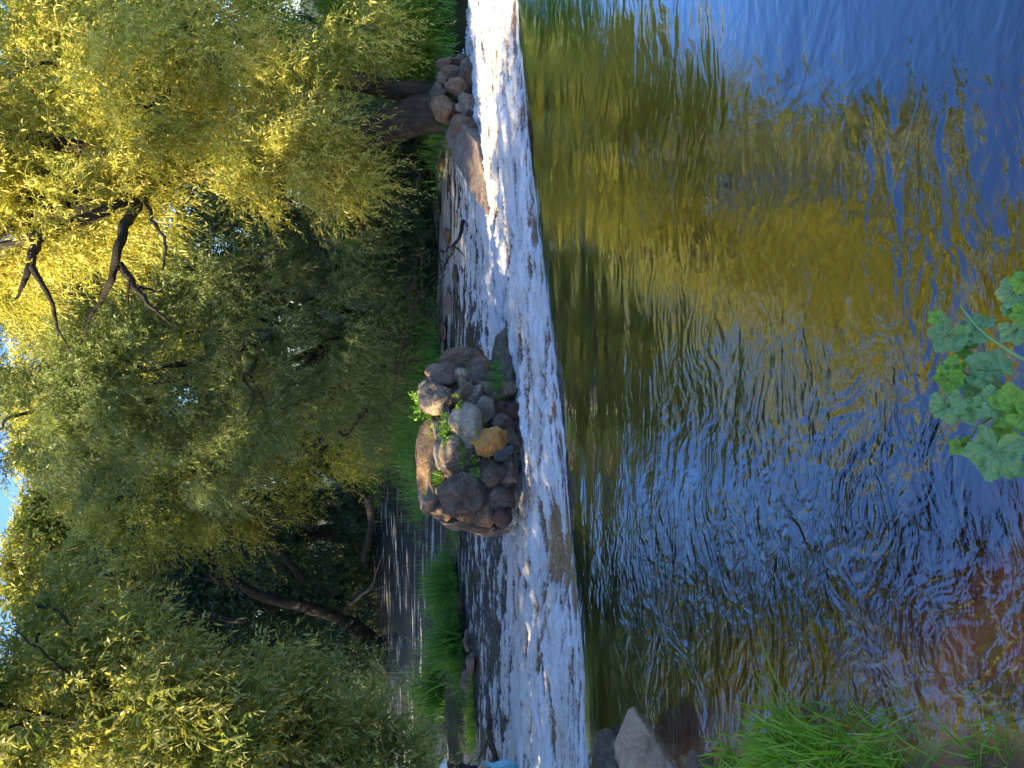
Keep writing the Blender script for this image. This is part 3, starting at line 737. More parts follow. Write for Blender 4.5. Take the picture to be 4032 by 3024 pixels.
# 2. middle willow
b2 = Vector((1.2, 14.6, 0)); w2 = [B(640, 1450, 12.6, 330), B(1000, 1250, 12.2, 260), B(1130, 1600, 12.4, 210), B(330, 1500, 13.2, 300), B(1300, 1020, 11.8, 170),
      B(820, 1080, 12, 200), B(780, 1780, 13, 220), B(200, 1150, 13.5, 250), B(120, 1620, 14, 230), B(1330, 1330, 12, 150), B(430, 1780, 13.6, 180), B(1500, 1250, 12.8, 130), B(1480, 1450, 13.2, 130), B(1450, 1600, 13.8, 120), B(1380, 1700, 14.5, 110)]
tree('willow_tree', 'broad grey green willow in shade in the middle of the far bank', tuple(b2),
     [([b2, b2 + Vector((-.2, 0, 1.5)), b2 + Vector((-.5, 0, 3.5))], 0.3, 0.16)],
     [auto_limbs(b2, w2, 0.1), [([A_(1010, 1400, 11.6), A_(1000, 1450, 11.5), A_(960, 1490, 11.5), A_(1000, 1560, 11.4), A_(970, 1640, 11.4)], 0.03, 0.012), ([A_(985, 1480, 11.5), A_(1050, 1600, 11.3)], 0.02, 0.008)]],
     w2, 165000, M_WILLOW_GREY, leafL=0.095, leafW=0.23, clump=0.4, twig=0.0025)
# 3. right lower dark thicket
b3 = Vector((2.6, 13.4, -0.1)); w3 = [B(1560, 620, 13.2, 110), B(1600, 980, 13, 100), B(1560, 1120, 13, 120), B(1590, 780, 13, 90), B(1640, 440, 13, 60), B(1330, 700, 12.6, 190), B(1450, 480, 13, 170), B(1250, 850, 12.4, 200), B(1000, 950, 13, 260), B(1480, 900, 12.3, 120), B(1150, 550, 13, 200)]
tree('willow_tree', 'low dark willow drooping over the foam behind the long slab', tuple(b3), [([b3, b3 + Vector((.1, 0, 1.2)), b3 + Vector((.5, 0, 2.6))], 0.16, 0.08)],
     [auto_limbs(b3, w3, 0.05)], w3, 85000, M_WILLOW_SHADE, leafL=0.09, leafW=0.22, clump=0.34, twig=0.0025)
# 4. yellow-green shrub on the right edge
b4 = Vector((5.2, 11.3, 0.1)); w4 = [B(1760, 150, 10.6, 110), B(1800, 60, 10.3, 90), B(1500, 100, 11, 230), B(1650, 230, 10.8, 130), B(1180, 60, 11.3, 230), B(1720, 60, 10.7, 150), B(1380, 260, 11.4, 130)]
tree('bank_shrub', 'yellow green sunlit shrub at the right bank beside the forked trunk', tuple(b4), [([b4, b4 + Vector((0, 0, .9)), b4 + Vector((.2, 0, 1.6))], 0.07, 0.03)],
     [auto_limbs(b4, w4, 0.03)], w4, 70000, M_BUSH, cat='shrub', group='bushes on the banks', leafL=0.055, leafW=0.5, clump=0.3, length=0.28, K=10, twig=0.002)
# 5. backs: pale tops against the sky
b5 = Vector((-1.0, 19, 0.3)); w5 = [B(230, 1850, 18, 170), B(550, 1950, 18.5, 240), B(420, 2180, 19, 200), B(900, 1900, 19, 300), B(200, 1480, 19, 280), B(700, 1500, 19, 400), B(1250, 1750, 18, 200)]
tree('willow_tree', 'tall willow with yellow lit top under the gap of white sky', tuple(b5), [([b5, b5 + Vector((.1, 0, 3)), b5 + Vector((-.4, 0, 6))], 0.3, 0.12)],
     [auto_limbs(b5, w5, 0.1)], w5, 100000, M_WILLOW, leafL=0.13, leafW=0.26, clump=0.6, length=0.6)
b6 = Vector((-6.5, 27, 0.3)); w6 = [B(900, 2250, 26, 330), B(1220, 2080, 25.5, 200), B(640, 2350, 26, 240), B(1300, 2380, 25, 190), B(1250, 2680, 24, 260), B(820, 2600, 26, 300), B(380, 2380, 27, 200), B(1050, 1950, 26, 200), B(1400, 2200, 27, 150), B(1380, 2550, 24, 150), B(1480, 2600, 22, 110), B(1100, 2450, 27, 330), B(1380, 2000, 27, 120)]
tree('willow_tree', 'dark shaded tree across the channel with a leaning black trunk', tuple(b6),
     [([A_(1500, 2560, 23.5), A_(1400, 2470, 23), A_(1250, 2400, 22.6), A_(1120, 2370, 22.4), A_(1000, 2335, 22.4), A_(940, 2290, 22.6), A_(850, 2210, 23)], 0.24, 0.08)],
     [[([A_(1010, 2330, 22.4), A_(900, 2290, 22.4), A_(780, 2275, 22.4)], 0.11, 0.04)], [([A_(1190, 2280, 23), A_(1070, 2110, 23.2), A_(1030, 2000, 23.4)], 0.12, 0.05)], [([A_(850, 2440, 21), A_(760, 2435, 21), A_(690, 2470, 20.8)], 0.05, 0.02)]],
     w6, 150000, M_TEAL_SHADE, bark=M_LIMB, leafL=0.16, leafW=0.28, clump=0.8, length=0.7, shell=0.4)
# far backing trees so the horizon is closed
G_B = 'trees far behind the river'
for i, (x, y, Y, r, lb) in enumerate([(500, 300, 24, 500, 'hazy tree crown glimpsed behind the largest golden willow'), (650, 1100, 26, 520, 'hazy tree crown behind the gap between the two big willows'),
                               (420, 2250, 34, 330, 'distant tree crown just left of the white sky gap'), (900, 2800, 33, 600, 'distant dark tree crown behind the near left willow'),
                               (300, 2800, 30, 330, 'distant tree crown above the near left willow'), (1250, 1650, 30, 300, 'distant low crown above the far end of the channel'), (260, 100, 22, 330, 'distant crown at the far right behind the golden willow'), (230, 620, 23, 300, 'distant crown seen through the golden willow top'), (260, 1150, 24, 300, 'distant crown behind the bent black limb'), (260, 1500, 25, 260, 'distant crown right of the white sky gap'), (700, 2050, 31, 420, 'distant crown behind the leaning black trunk'), (1000, 2450, 32, 420, 'distant crown low behind the far channel'), (330, 2450, 26, 260, 'distant crown left of the second sky gap'), (620, 1700, 27, 380, 'distant crown behind the middle willows'), (170, 2760, 24, 260, 'distant crown at the far left top'), (330, 2000, 30, 230, 'distant crown just under the white sky gap'), (190, 1700, 28, 150, 'distant crown at the right rim of the white sky gap'), (150, 2160, 27, 150, 'distant crown left below the sky gap')]):
    p, rr = B(x, y, Y, r); bb = Vector((p.x, p.y, 0.5))
    bl = [(p, rr * .7), (p + Vector((rr * .6, 0, -rr * .45)), rr * .55), (p + Vector((-rr * .6, 0, -rr * .4)), rr * .55), (p + Vector((0, 0, -rr * .9)), rr * .6)]
    if i == 0: bl.append((Vector((p.x, p.y, 2)), rr * .6))
    tree('tree', lb, tuple(bb), [([bb, bb.lerp(p, .5) + Vector((.3, 0, 0)), p], 0.3, 0.1)], [auto_limbs(bb, bl, .1)], bl, 34000, M_WILLOW if (y < 2000 and x < 500) or x < 220 else M_TEAL_SHADE, group=G_B, leafL=0.26, leafW=0.34, K=10, length=0.9, clump=0.9, shell=0.3)
# 6. near left willow
b7 = Vector((-5.8, 9.2, -0.2)); w7 = [B(560, 2760, 7.2, 250), B(950, 2900, 7.3, 250), B(280, 2560, 7.6, 190), B(130, 2850, 7.4, 260), B(1280, 2980, 7.8, 190), B(1560, 3060, 8.0, 140), B(780, 2700, 7.6, 110), B(1150, 2790, 7.8, 110), B(200, 2280, 8.4, 110), B(1430, 2850, 8.3, 90), B(-2300, 2950, 6.6, 320), B(-3000, 2750, 5.6, 480), B(-2900, 2350, 6, 330), B(-4200, 2850, 5.2, 700), (Vector((-3.0, 5.0, 7.4)), 1.3), (Vector((-2.1, 3.5, 6.9)), 1.1), (Vector((-3.5, 6.6, 7.0)), 1.3)]  # high overhead blobs are added out of frame to darken the pool reflection
tree('willow_tree', 'nearest big-leaved willow filling the left side above the grassy bar', tuple(b7),
     [([b7, b7 + Vector((.1, 0, 1.4)), b7 + Vector((.5, -.3, 3.2))], 0.2, 0.1)],
     [auto_limbs(b7, w7, 0.06), [([A_(150, 2380, 7.6), A_(250, 2430, 7.3), A_(330, 2600, 7.2)], 0.018, 0.006)], [([A_(260, 2650, 7), A_(160, 2560, 7), A_(60, 2480, 7.1)], 0.014, 0.005)], [([A_(960, 2445, 8.6), A_(780, 2430, 8.5), A_(730, 2460, 8.3), A_(650, 2540, 8)], 0.03, 0.01)]],
     w7, 230000, M_NEAR, leafL=0.115, leafW=0.25, clump=0.26, length=0.38, K=12, twig=0.003, tshift=0.1, group='willows along the far bank')
# 7. unseen trees of the left bank, several added to shade the river
G_N = 'tall trees of the left bank beyond the frame'
for i, (X0, Y0, H, R0, n) in enumerate([(-13, 12.6, 13.0, 3.8, 42000), (-15, 21, 15.5, 4.4, 40000), (-12.5, 8.2, 10.0, 2.6, 20000), (-14, -1.0, 12.6, 1.8, 30000), (-11.5, -4.5, 8.0, 2.6, 9000), (-14, 30, 15.0, 4.5, 16000), (-5.5, -3.5, 9.0, 2.6, 14000), (-14.2, 5.2, 10.0, 1.5, 9000), (-8.2, 2.2, 4.3, 1.7, 12000), (-8.8, -1.6, 6.0, 2.1, 16000), (-14.5, 17.0, 14.0, 3.2, 34000), (-8.8, 5.9, 3.7, 1.15, 12000)]):
    bb = Vector((X0, Y0, 0.3)); c = Vector((X0, Y0, H * .6))
    bl = [(c, R0), (c + Vector((R0 * .7, R0 * .3, -H * .2)), R0 * .7), (c + Vector((-R0 * .5, -R0 * .6, -H * .15)), R0 * .7), (c + Vector((0.3, -.4, H * .26)), R0 * .7), (c + Vector((.4, R0 * .7, H * .05)), R0 * .7)]
    tree('tree', ['tall tree left of the nearest willow', 'tall tree behind the nearest willow on the left', 'mid sized tree beside the nearest willow', 'thin unseen tree added on the left bank to dapple the lip', 'small tree on the left bank behind the viewer', 'tallest tree at the far left', 'tree behind the viewer', 'slim unseen tree added on the left bank to shade the rapids', 'low round bush tree added on the near left bank to shade the lip', 'mid sized tree added behind the viewer to shade the leafy plant', 'tall tree added between the two tallest to shade the far hollow', 'small round bush tree added beyond the lip to shade the foam'][i], tuple(bb), [([bb, bb.lerp(c, .5), c], .28, .12)], [auto_limbs(bb, bl, .1)], bl, n, M_WILLOW_GREY, group=G_N, leafL=0.3, leafW=0.36, K=10, length=0.9, clump=0.9, shell=0.3)
# ------------------------------------------------------------------ grass and weeds
def blades(base, n, L, spread, lean=(0, 0), width=0.006, foot=0.05, droop=0.5, seg=5):
    b = np.array(base)[None, :] + np.stack([RNG.normal(size=n) * foot, RNG.normal(size=n) * foot * 0.7, np.zeros(n)], -1)
    az = RNG.uniform(0, 2 * np.pi, n); sp = np.abs(RNG.normal(size=n)) * spread
    D = np.stack([np.cos(az) * sp + lean[0], np.sin(az) * sp + lean[1], np.ones(n)], -1); D /= np.linalg.norm(D, axis=1)[:, None]
    LL = L * RNG.uniform(0.45, 1.15, n)
    t = np.linspace(0, 1, seg + 1)
    P = b[:, None, :] + D[:, None, :] * (t[None, :] * LL[:, None])[..., None]
    hor = D.copy(); hor[:, 2] = 0
    P[..., 2] -= (droop * LL * (np.linalg.norm(hor, axis=1) + 0.15))[:, None] * t[None, :] ** 2.2
    P += hor[:, None, :] * (0.3 * LL[:, None] * t[None, :] ** 2)[..., None]
    S = np.cross(D, np.array([0, 0, 1.0]) + RNG.normal(size=(n, 3)) * 0.4); S /= np.linalg.norm(S, axis=1)[:, None] + 1e-9
    w_ = width * RNG.uniform(0.6, 1.2, n)[:, None] * (1 - t[None, :] ** 1.7 * 0.96)
    A = P + S[:, None, :] * w_[..., None]; Bq = P - S[:, None, :] * w_[..., None]
    V = np.stack([A, Bq], 2).reshape(-1, 3)
    bi = (np.arange(n)[:, None] * (seg + 1) + np.arange(seg)[None, :]).reshape(-1) * 2
    Fq = np.stack([bi, bi + 1, bi + 3, bi + 2], -1)
    T = np.clip(np.repeat(RNG.uniform(0, 1, n) ** 1.3, seg) * 0.7 + np.tile(t[1:], n) * 0.3, 0, 1)
    return V, Fq, T
def cat3(parts):
    Vs, Fs, Ts, o = [], [], [], 0
    for V, Fq, T in parts:
        Vs.append(V); Fs.append(Fq + o); Ts.append(T); o += len(V)
    return np.concatenate(Vs), np.concatenate(Fs), np.concatenate(Ts)
def tuft(base, n, L, spread, label, mat=None, group=None, name='grass_tuft', cat='grass tuft', **k):
    V, Fq, T = blades(base, n, L, spread, **k)
    return tag(mesh_obj(name, V, Fq, mat or M_GRASS, smooth=False, attrs={'tint': ('FACE', T)}, loc=tuple(base)), label, cat, group)
def weed(base, n, L, label, mat=None, group=None, leafL=0.03, W=0.6, K=6, spreadr=0.05):
    O = np.array(base)[None, :] + RNG.normal(size=(n, 3)) * np.array([spreadr, spreadr, 0.01])
    D = RNG.normal(size=(n, 3)) * 0.6; D[:, 2] = 1
    V, Fq, T = sprays(O, D, L, K, leafL, W, 0.2, twig=0.0015)
    return tag(mesh_obj('leafy_weed', V, Fq, mat or M_WEED, smooth=False, attrs={'tint': ('FACE', T)}, loc=tuple(base)), label, 'weed', group)
GI = 'plants growing on the stone island'
weed(A_(1672, 1590, 7.0), 26, 0.16, 'yellow green weed on the right top of the stone island', group=GI, leafL=.045)
weed(A_(1700, 1640, 6.85), 22, 0.14, 'bright weed beside the light stone on the island top', group=GI, leafL=.04)
weed(A_(1768, 1690, 6.4), 34, 0.12, 'fresh green weed rooted under the bluish slab', group=GI, leafL=.045, spreadr=.07)
weed(A_(1880, 1850, 6.2), 26, 0.10, 'dull green weed left of the orange rock', group=GI, leafL=.035, spreadr=.07)
weed(A_(1830, 1775, 6.3), 26, 0.09, 'trailing weed on the long grey boulder', group=GI, leafL=.03, spreadr=.07)
weed(A_(1815, 1580, 6.3), 5, 0.07, 'single small leafy shoot beside the oval stone', group=GI, leafL=.05)
weed(A_(1880, 1690, 6.1), 8, 0.06, 'dark small weed in the crack below the pale granite', group=GI, leafL=.03)
tuft(A_(1735, 1880, 6.75), 150, 0.17, 0.7, 'bright sunlit grass tuft on the pinkish crest slab', M_WEED, GI, width=.003)
tuft(A_(1705, 1925, 6.95), 120, 0.13, 0.7, 'lit grass tuft at the left of the island crest', M_WEED, GI, width=.003)
tuft(A_(1718, 1790, 6.95), 90, 0.12, 0.7, 'lit grass tuft in the seam behind the long light stone', M_WEED, GI, width=.003)
tuft(A_(1715, 1700, 7.0), 60, 0.11, 0.7, 'small lit grass tuft between the pale slabs', M_WEED, GI, width=.003)
tuft(A_(1968, 1500, 6.35), 240, 0.16, 0.9, 'dark wet grass tuft at the right waterline of the island', M_GRASS_DARK, GI, width=.003, foot=.09)
tuft(A_(1845, 1460, 6.6), 30, 0.06, 0.8, 'sprig of green on the rugged right rocks of the island', M_GRASS_DARK, GI, width=.003)
tuft(A_(1800, 2080, 6.9), 130, 0.15, 0.8, 'grass tuft behind the left slope of the island', M_GRASS_DARK, GI, width=.003, foot=.1)
# gravel bar
GB = 'grass clumps on the bar'
def pz(x, y): return at_z(x, y, -0.38)
q = pz(1790, 2330); tuft((q.x, q.y + .25, -.4), 1500, 0.62, 0.75, 'round dense light green grass clump on the bar nearest the island', M_GRASS_DARK, GB, width=.006, foot=.2, droop=.6)
q = pz(1800, 2440); tuft((q.x, q.y + .1, -.4), 260, 0.42, 0.9, 'thin grey green grass between the two main clumps', M_GRASS_DARK, GB, width=.005, foot=.16)
q = pz(1800, 2452); tuft((q.x, q.y, -.38), 14, 0.34, 0.5, 'small yellow blade tuft at the bar edge', M_WEED, GB, width=.008, foot=.02)
q = pz(1812, 2560); tuft((q.x, q.y + .2, -.4), 330, 0.72, 0.6, 'tall broad-bladed reed clump in the middle of the bar', M_GRASS_DARK, GB, width=.014, foot=.13, droop=.5)
q = pz(1745, 2740); tuft((q.x, q.y + .2, -.4), 330, 0.72, 0.6, 'darker reed clump behind the left part of the bar', M_GRASS_DARK, GB, width=.013, foot=.2, droop=.5)
q = pz(1810, 2640); tuft((q.x, q.y, -.4), 260, 0.3, 0.9, 'short grass at the left foot of the tall reeds', M_GRASS_DARK, GB, width=.005, foot=.2)
for i, (x, y, n, L) in enumerate([(1850, 2730, 160, .10), (1850, 2810, 260, .13), (1860, 2900, 420, .18)]):
    q = pz(x, y); tuft((q.x, q.y, -.4), n, L, 0.8, ['mossy green patch right of the brown stone', 'low green grass patch left of the brown stone', 'thick low green patch near the child'][i], M_GRASS, GB, width=.004, foot=.15)
q = pz(1700, 2900)
weed((q.x, q.y, -.4), 500, .7, 'leafy grey green bush at the left end of the bar', M_WILLOW_GREY, GB, .07, .25, 10, .5)
# far bank grass strips, counted by nobody
def grass_strip(name, pts, n, L, mat, width, label=None):
    parts = []
    for i in range(len(pts)):
        parts.append(blades(pts[i], n, L * random.uniform(.7, 1.2), 0.8, width=width, foot=0.5, droop=.6, seg=3))
    V, Fq, T = cat3(parts)
    tag(mesh_obj(name, V, Fq, mat, smooth=False, attrs={'tint': ('FACE', T)}), kind='stuff', label=label, cat='grass')
pts = []
for x, y in ((1705, 1420), (1700, 1480), (1690, 1540), (1680, 1600), (1670, 1660), (1665, 1720), (1660, 1780), (1655, 1830), (1650, 1870), (1640, 1350), (1620, 1450), (1600, 1560), (1590, 1650), (1590, 1750)):
    q = at_z(x, y, -.3); pts.append((q.x, q.y, -.35))
grass_strip('bank_grass', pts, 420, 0.55, M_GRASS_DARK, .005, 'lush green grass on the bank behind the stone island')
pts = []
for i in range(60):
    k = RNG.uniform(4, 14.9); a = FSH[int(k)]; b_ = FSH[int(k) + 1]; q = a + (b_ - a) * (k % 1)
    pts.append((q[0] + RNG.normal() * .2, q[1] + RNG.uniform(.1, 1.4), -0.25))
grass_strip('bank_undergrowth', pts, 160, 0.35, M_GRASS_DARK, .008, 'rough undergrowth along the foot of the far bank')
# near left bank grass
GN = 'grass clumps on the near left bank'
def nb(x, y, z=0.03): return at_z(x, y, z)
for (x, y, n, L, sp, ln, lb, wd) in [
    (3130, 3070, 760, 0.24, .55, (.05, .12), 'dense bright green grass clump left of the water, with long arching blades', .0045),
    (3500, 3085, 460, 0.16, .75, (.05, .0), 'fine spiky grass clump nearest the golden stone', .0028),
    (2900, 3100, 300, 0.18, .7, (.1, .0), 'light green grass clump beside the half sunken brown stone', .0035),
    (3300, 3085, 340, 0.22, .6, (.1, -.05), 'grass clump between the dense and the spiky ones', .004),
    (3640, 3100, 60, 0.14, .7, (.1, 0), 'thin grass clump by the shallow golden corner', .0025),
    (3960, 3060, 120, 0.12, .8, (.05, 0), 'pale blades at the very corner of the near bank', .0025)]:
    q = nb(x, y); tuft((q.x, q.y, q.z), n, L, sp, lb, M_GRASS, GN, lean=ln, width=wd, foot=.085, droop=.55, seg=6)
q = nb(3230, 2960); tuft((q.x, q.y, .02), 16, 0.42, .5, 'sparse long broad blades reaching over the water', M_GRASS, GN, lean=(.55, .25), width=.006, foot=.02, droop=.5, seg=6)
q = nb(2640, 2960); tuft((q.x, q.y, .06), 26, 0.16, .5, 'thin pale sprig growing behind the large ridge boulder', M_GRASS_DARK, GN, width=.002, foot=.015)
q = nb(3850, 3000); tuft((q.x, q.y, .02), 5, 0.28, .35, 'lone bent grass stalks over the golden stone', M_GRASS, GN, lean=(.5, .1), width=.003, foot=.01)
# ------------------------------------------------------------------ broad-leaved plant at the near edge
def broad_mat(name, a, b_, vein):
    b = NB(name); v = b.attr('vein'); n = b.noise(b.coord(), 30, 4)
    c = b.mixc(b.math('MULTIPLY', n, 0.9), a, b_)
    c = b.mixc(b.math('MULTIPLY', v, 0.65), c, vein)
    p = b.add('ShaderNodeBsdfPrincipled', Base_Color=c, Roughness=0.5, Normal=b.bump(b.math('ADD', b.math('MULTIPLY', v, -0.6), b.noise(b.coord(), 90, 3)), 0.003, 0.8))
    tr = b.add('ShaderNodeBsdfTranslucent', Color=b.mixc(1.0, c, (1.1, 1.2, .4), 'MULTIPLY'))
    b.surf(b.add('ShaderNodeMixShader', i0=.3, i1=p.outputs[0], i2=tr.outputs[0]).outputs[0]); return b.m
ML = [broad_mat('leaf_bluish', (0.26, 0.42, 0.13), (0.34, 0.50, 0.18), (0.62, 0.70, 0.36)),
      broad_mat('leaf_fresh', (0.27, 0.47, 0.05), (0.38, 0.58, 0.07), (0.62, 0.72, 0.25)),
      broad_mat('leaf_pale', (0.38, 0.53, 0.18), (0.48, 0.62, 0.24), (0.68, 0.74, 0.4))]
M_STEM = leaf_mat('stem_green', (0.2, 0.35, 0.1), (0.25, 0.4, 0.12), (0.3, 0.45, 0.15), 0.1)
def broad_leaf(root, x, y, t, rpx, mat, rot, tilt=(0.0, 0.0), fold=0.15, seed=0):
    c = Vector((0, 0, CAMZ)) + ray(x, y) * t; R = rpx / F * t
    nr, na = 18, 260
    rr = np.linspace(0, 1, nr)[:, None]; th = np.linspace(-np.pi, np.pi, na)[None, :]
    notch = 1 - 0.62 * np.exp(-((np.pi - np.abs(th)) / 0.28) ** 2)
    teeth = 1 + 0.10 * np.cos(th * 5.2 + 0.0) * (1 + .0 * seed) + 0.07 * (((th * 17 / np.pi + seed) % 1.0) - .5) + 0.14 * noise(np.cos(th) * 3 + seed, np.sin(th) * 3, 0)
    r = rr * notch * (1 + (teeth - 1) * rr ** 3)
    X = np.cos(th) * r * R; Yv = np.sin(th) * r * R
    veins = np.array([0, .55, -.55, 1.15, -1.15, 1.8, -1.8, 2.5, -2.5])
    dv = np.min(np.abs(th[..., None] - veins - 0.0 * rr[..., None]), axis=-1)
    wv = np.abs(dv) * (r * 1.0 + .02)
    vein = np.exp(-(wv / 0.018) ** 2) * (1 - 0.6 * rr)
    b2 = np.abs(np.sin((rr * 9 - np.abs(dv) * 3.2) * np.pi)); vein = np.maximum(vein, 0.15 * (b2 < .12) * (rr > .15))
    Z = R * (0.16 * np.cos(th * 4.5 + seed) * rr ** 2 * .7 + 0.22 * fbm(X / R * 2 + seed, Yv / R * 2, 1, o=3) + 0.22 * rr ** 2 * 0.5 - fold * 1.6 * np.abs(np.sin(th)) * rr * np.sign(fold)) + 0 * X
    Z = Z - R * 0.05 * vein * 0.6
    V = np.stack([X + 0 * Z, Yv + 0 * Z, Z], -1).reshape(-1, 3)
    rm = (Matrix.Rotation(tilt[0], 3, 'X') @ Matrix.Rotation(tilt[1], 3, 'Y') @ Matrix.Rotation(rot, 3, 'Z'))
    V = V @ np.array(rm).T + np.array(c)
    o = mesh_obj('leaf', V, grid_faces(nr, na), mat, root, attrs={'vein': ('POINT', np.broadcast_to(vein, (nr, na)))})
    return c
def plant(label, base, leaves):
    root = empty('broadleaf_plant', base, label=label, cat='plant', group='large leaved plants at the near edge')
    for i, (x, y, t, r, m, rot, tl, fo) in enumerate(leaves):
        c = broad_leaf(root, x, y, t, r, ML[m], rot, tl, fo, seed=i * 1.7)
        bq = Vector(base) + Vector((random.uniform(-.03, .03), random.uniform(-.02, .02), 0))
        mid = bq.lerp(c, .5) + Vector((0, 0, .04 if c.z > base[2] else .0))
        V, Fq = tube([bq, mid, c - Vector((0, 0, .004))], 0.0032, 0.0022, seg=6, n=6, rough=0)
        mesh_obj('stem', V, Fq, M_STEM, root, attrs={'tint': ('FACE', np.full(len(Fq), .5))})
pb = at_z(4090, 1600, 0.03); pb = (pb.x, pb.y, 0.03)
plant('lobed light green leafy plant leaning over the water in front', pb, [
    (3735, 1318, 1.56, 72, 0, 2.6, (.5, -.1), .12), (3846, 1298, 1.54, 66, 0, 1.3, (.4, .3), .1), (3695, 1250, 1.57, 36, 1, 2.0, (1.0, .2), .5),
    (3765, 1440, 1.53, 40, 1, 2.6, (.9, -.2), .5), (3733, 1492, 1.54, 55, 1, 2.9, (.4, -.3), .2), (3729, 1596, 1.5, 68, 0, 3.3, (.35, .0), .05),
    (3822, 1615, 1.48, 58, 0, 2.0, (.4, .35), .12), (3892, 1460, 1.49, 84, 0, .9, (.3, .1), .1), (3845, 1520, 1.52, 62, 0, 3.6, (.5, -.2), .1),
    (3905, 1585, 1.46, 66, 2, 2.6, (.4, .1), .15), (3985, 1600, 1.42, 82, 1, 5.2, (.35, -.15), .12), (3921, 1780, 1.42, 104, 0, 2.9, (.35, .05), .04),
    (3785, 1752, 1.5, 44, 1, 3.4, (.8, .4), .5), (3992, 1845, 1.45, 44, 0, 3.9, (.9, .5), .2), (4035, 1640, 1.4, 60, 1, 4.2, (.5, .2), .15),
    (3960, 1700, 1.5, 60, 1, 1.8, (.6, .1), .15), (3800, 1370, 1.56, 42, 1, 1.2, (.8, .3), .2)])
pb2 = at_z(4120, 1180, 0.03); pb2 = (pb2.x, pb2.y, 0.03)
plant('small pale leafed plant cut by the near edge right of the lobed one', pb2, [
    (3994, 1150, 1.46, 62, 2, 2.9, (.4, 0), .08), (4028, 1105, 1.42, 46, 1, 1.5, (.8, .2), .4), (3996, 1300, 1.44, 56, 0, 3.5, (.35, .1), .05),
    (3985, 1215, 1.47, 38, 2, 2.4, (.6, .3), .2), (4040, 1240, 1.42, 50, 1, 3.1, (.9, -.3), .4)])
V, Fq = tube([Vector((0, 0, CAMZ)) + ray(x, y) * t for x, y, t in ((3782, 1205, 1.5), (3850, 1290, 1.44), (3940, 1360, 1.4), (4060, 1435, 1.36))], 0.0016, 0.0034, seg=6, n=8, rough=0)
tag(mesh_obj('grass_stalk', V, Fq, M_STEM, attrs={'tint': ('FACE', np.full(len(Fq), .9))}), 'single long pale stalk crossing over the leafy plant', 'grass stalk')
# ------------------------------------------------------------------ driftwood
def wood(name, label, tubes, mat=None, cat='branch', group=None):
    V, Fq = merge([tube(*t[:3], seg=9, n=7, rough=.18, wig=.04) for t in tubes]); c = V[0]
    tag(mesh_obj(name, V, Fq, mat or M_DEAD, loc=tuple(c)), label, cat, group)
def WZ(x, y, z): return at_z(x, y, z)
wood('driftwood', 'forked brown driftwood branch lying in the water beside the child', [([WZ(1925, 2830, -.4), WZ(1930, 2900, -.36), WZ(1950, 2990, -.38)], .035, .03), ([WZ(1928, 2905, -.36), WZ(1905, 2950, -.3), WZ(1885, 2990, -.28)], .022, .015)])
wood('driftwood', 'black dead branch caught on the foam right of the stone island', [([WZ(1825, 870, -.38), WZ(1805, 940, -.3), WZ(1770, 1010, -.28), WZ(1745, 1060, -.2)], .03, .015), ([WZ(1800, 950, -.3), WZ(1750, 990, -.2), WZ(1735, 985, -.1)], .015, .008), ([WZ(1790, 970, -.3), WZ(1830, 1010, -.36)], .012, .006)], M_LIMB)
wood('fallen_log', 'pale fallen log lying along the foot of the dark far bank', [([A_(1450, 1960, 22), A_(1462, 2050, 22), A_(1450, 2130, 21.6), A_(1430, 2220, 21)], .12, .08), ([A_(1455, 1970, 22), A_(1400, 1930, 22)], .05, .02)], M_DEAD, 'log')
wood('driftwood', 'bare dead branch hanging into the channel from the far left bank', [([A_(1380, 2380, 16), A_(1440, 2330, 15.6), A_(1470, 2290, 15.4), A_(1500, 2200, 15.2)], .035, .012), ([A_(1450, 2320, 15.5), A_(1530, 2310, 15.3)], .02, .01)])
wood('driftwood', 'twisted dead branch standing behind the forked trunk', [([A_(1520, 660, 12), A_(1560, 720, 11.8), A_(1620, 760, 11.6), A_(1650, 700, 11.5), A_(1620, 640, 11.5)], .03, .014), ([A_(1570, 730, 11.8), A_(1500, 800, 11.9)], .02, .01)])
tw = []
for i in range(26):
    x0, y0 = RNG.uniform(1560, 1740), RNG.uniform(950, 1420)
    p0 = A_(x0, y0, 12.0); tw.append(([p0, p0 + Vector((RNG.normal() * .25, -.1, RNG.normal() * .12)), p0 + Vector((RNG.normal() * .5, -.25, RNG.normal() * .2))], .014, .005))
wood('brushwood', 'tangle of dead grey brushwood along the shaded bank behind the foam', tw, M_DEAD, 'brushwood')
# foam froth lying against the island
def froth(label, pts, r):
    parts = []
    for (x, y, Y, s) in pts:
        p, t = at_y(x, y, Y)
        V, Fq = rock_shape(int(x + y), r * s, r * s, r * s * .45, cuts=0, rough=0.25, src=ICO3); parts.append((V + np.array(p), Fq))
    V, Fq = merge(parts); tag(mesh_obj('froth', V, Fq, M_FROTH), kind='stuff', label=label, cat='foam')
b = NB('froth'); co = b.coord()
M_FROTH = b.m
p = b.add('ShaderNodeBsdfPrincipled', Base_Color=b.ramp(b.noise(co, 14, 5), [(.35, (.6, .52, .36)), (.6, (.82, .8, .74))]), Roughness=.6, Normal=b.bump(b.noise(co, 60, 4, .7), .02, .9)); b.surf(p.outputs[0])
pt = []
for i in range(60):
    y = RNG.uniform(1700, 2090); x = 2035 + 18 * math.sin(y / 40) + RNG.normal() * 9 - (y - 1700) * .06
    pt.append((x, y, at_z(x, y, -.2).y, RNG.uniform(.5, 1.4)))
froth('cream froth gathered along the foot of the stone island', pt, .035)
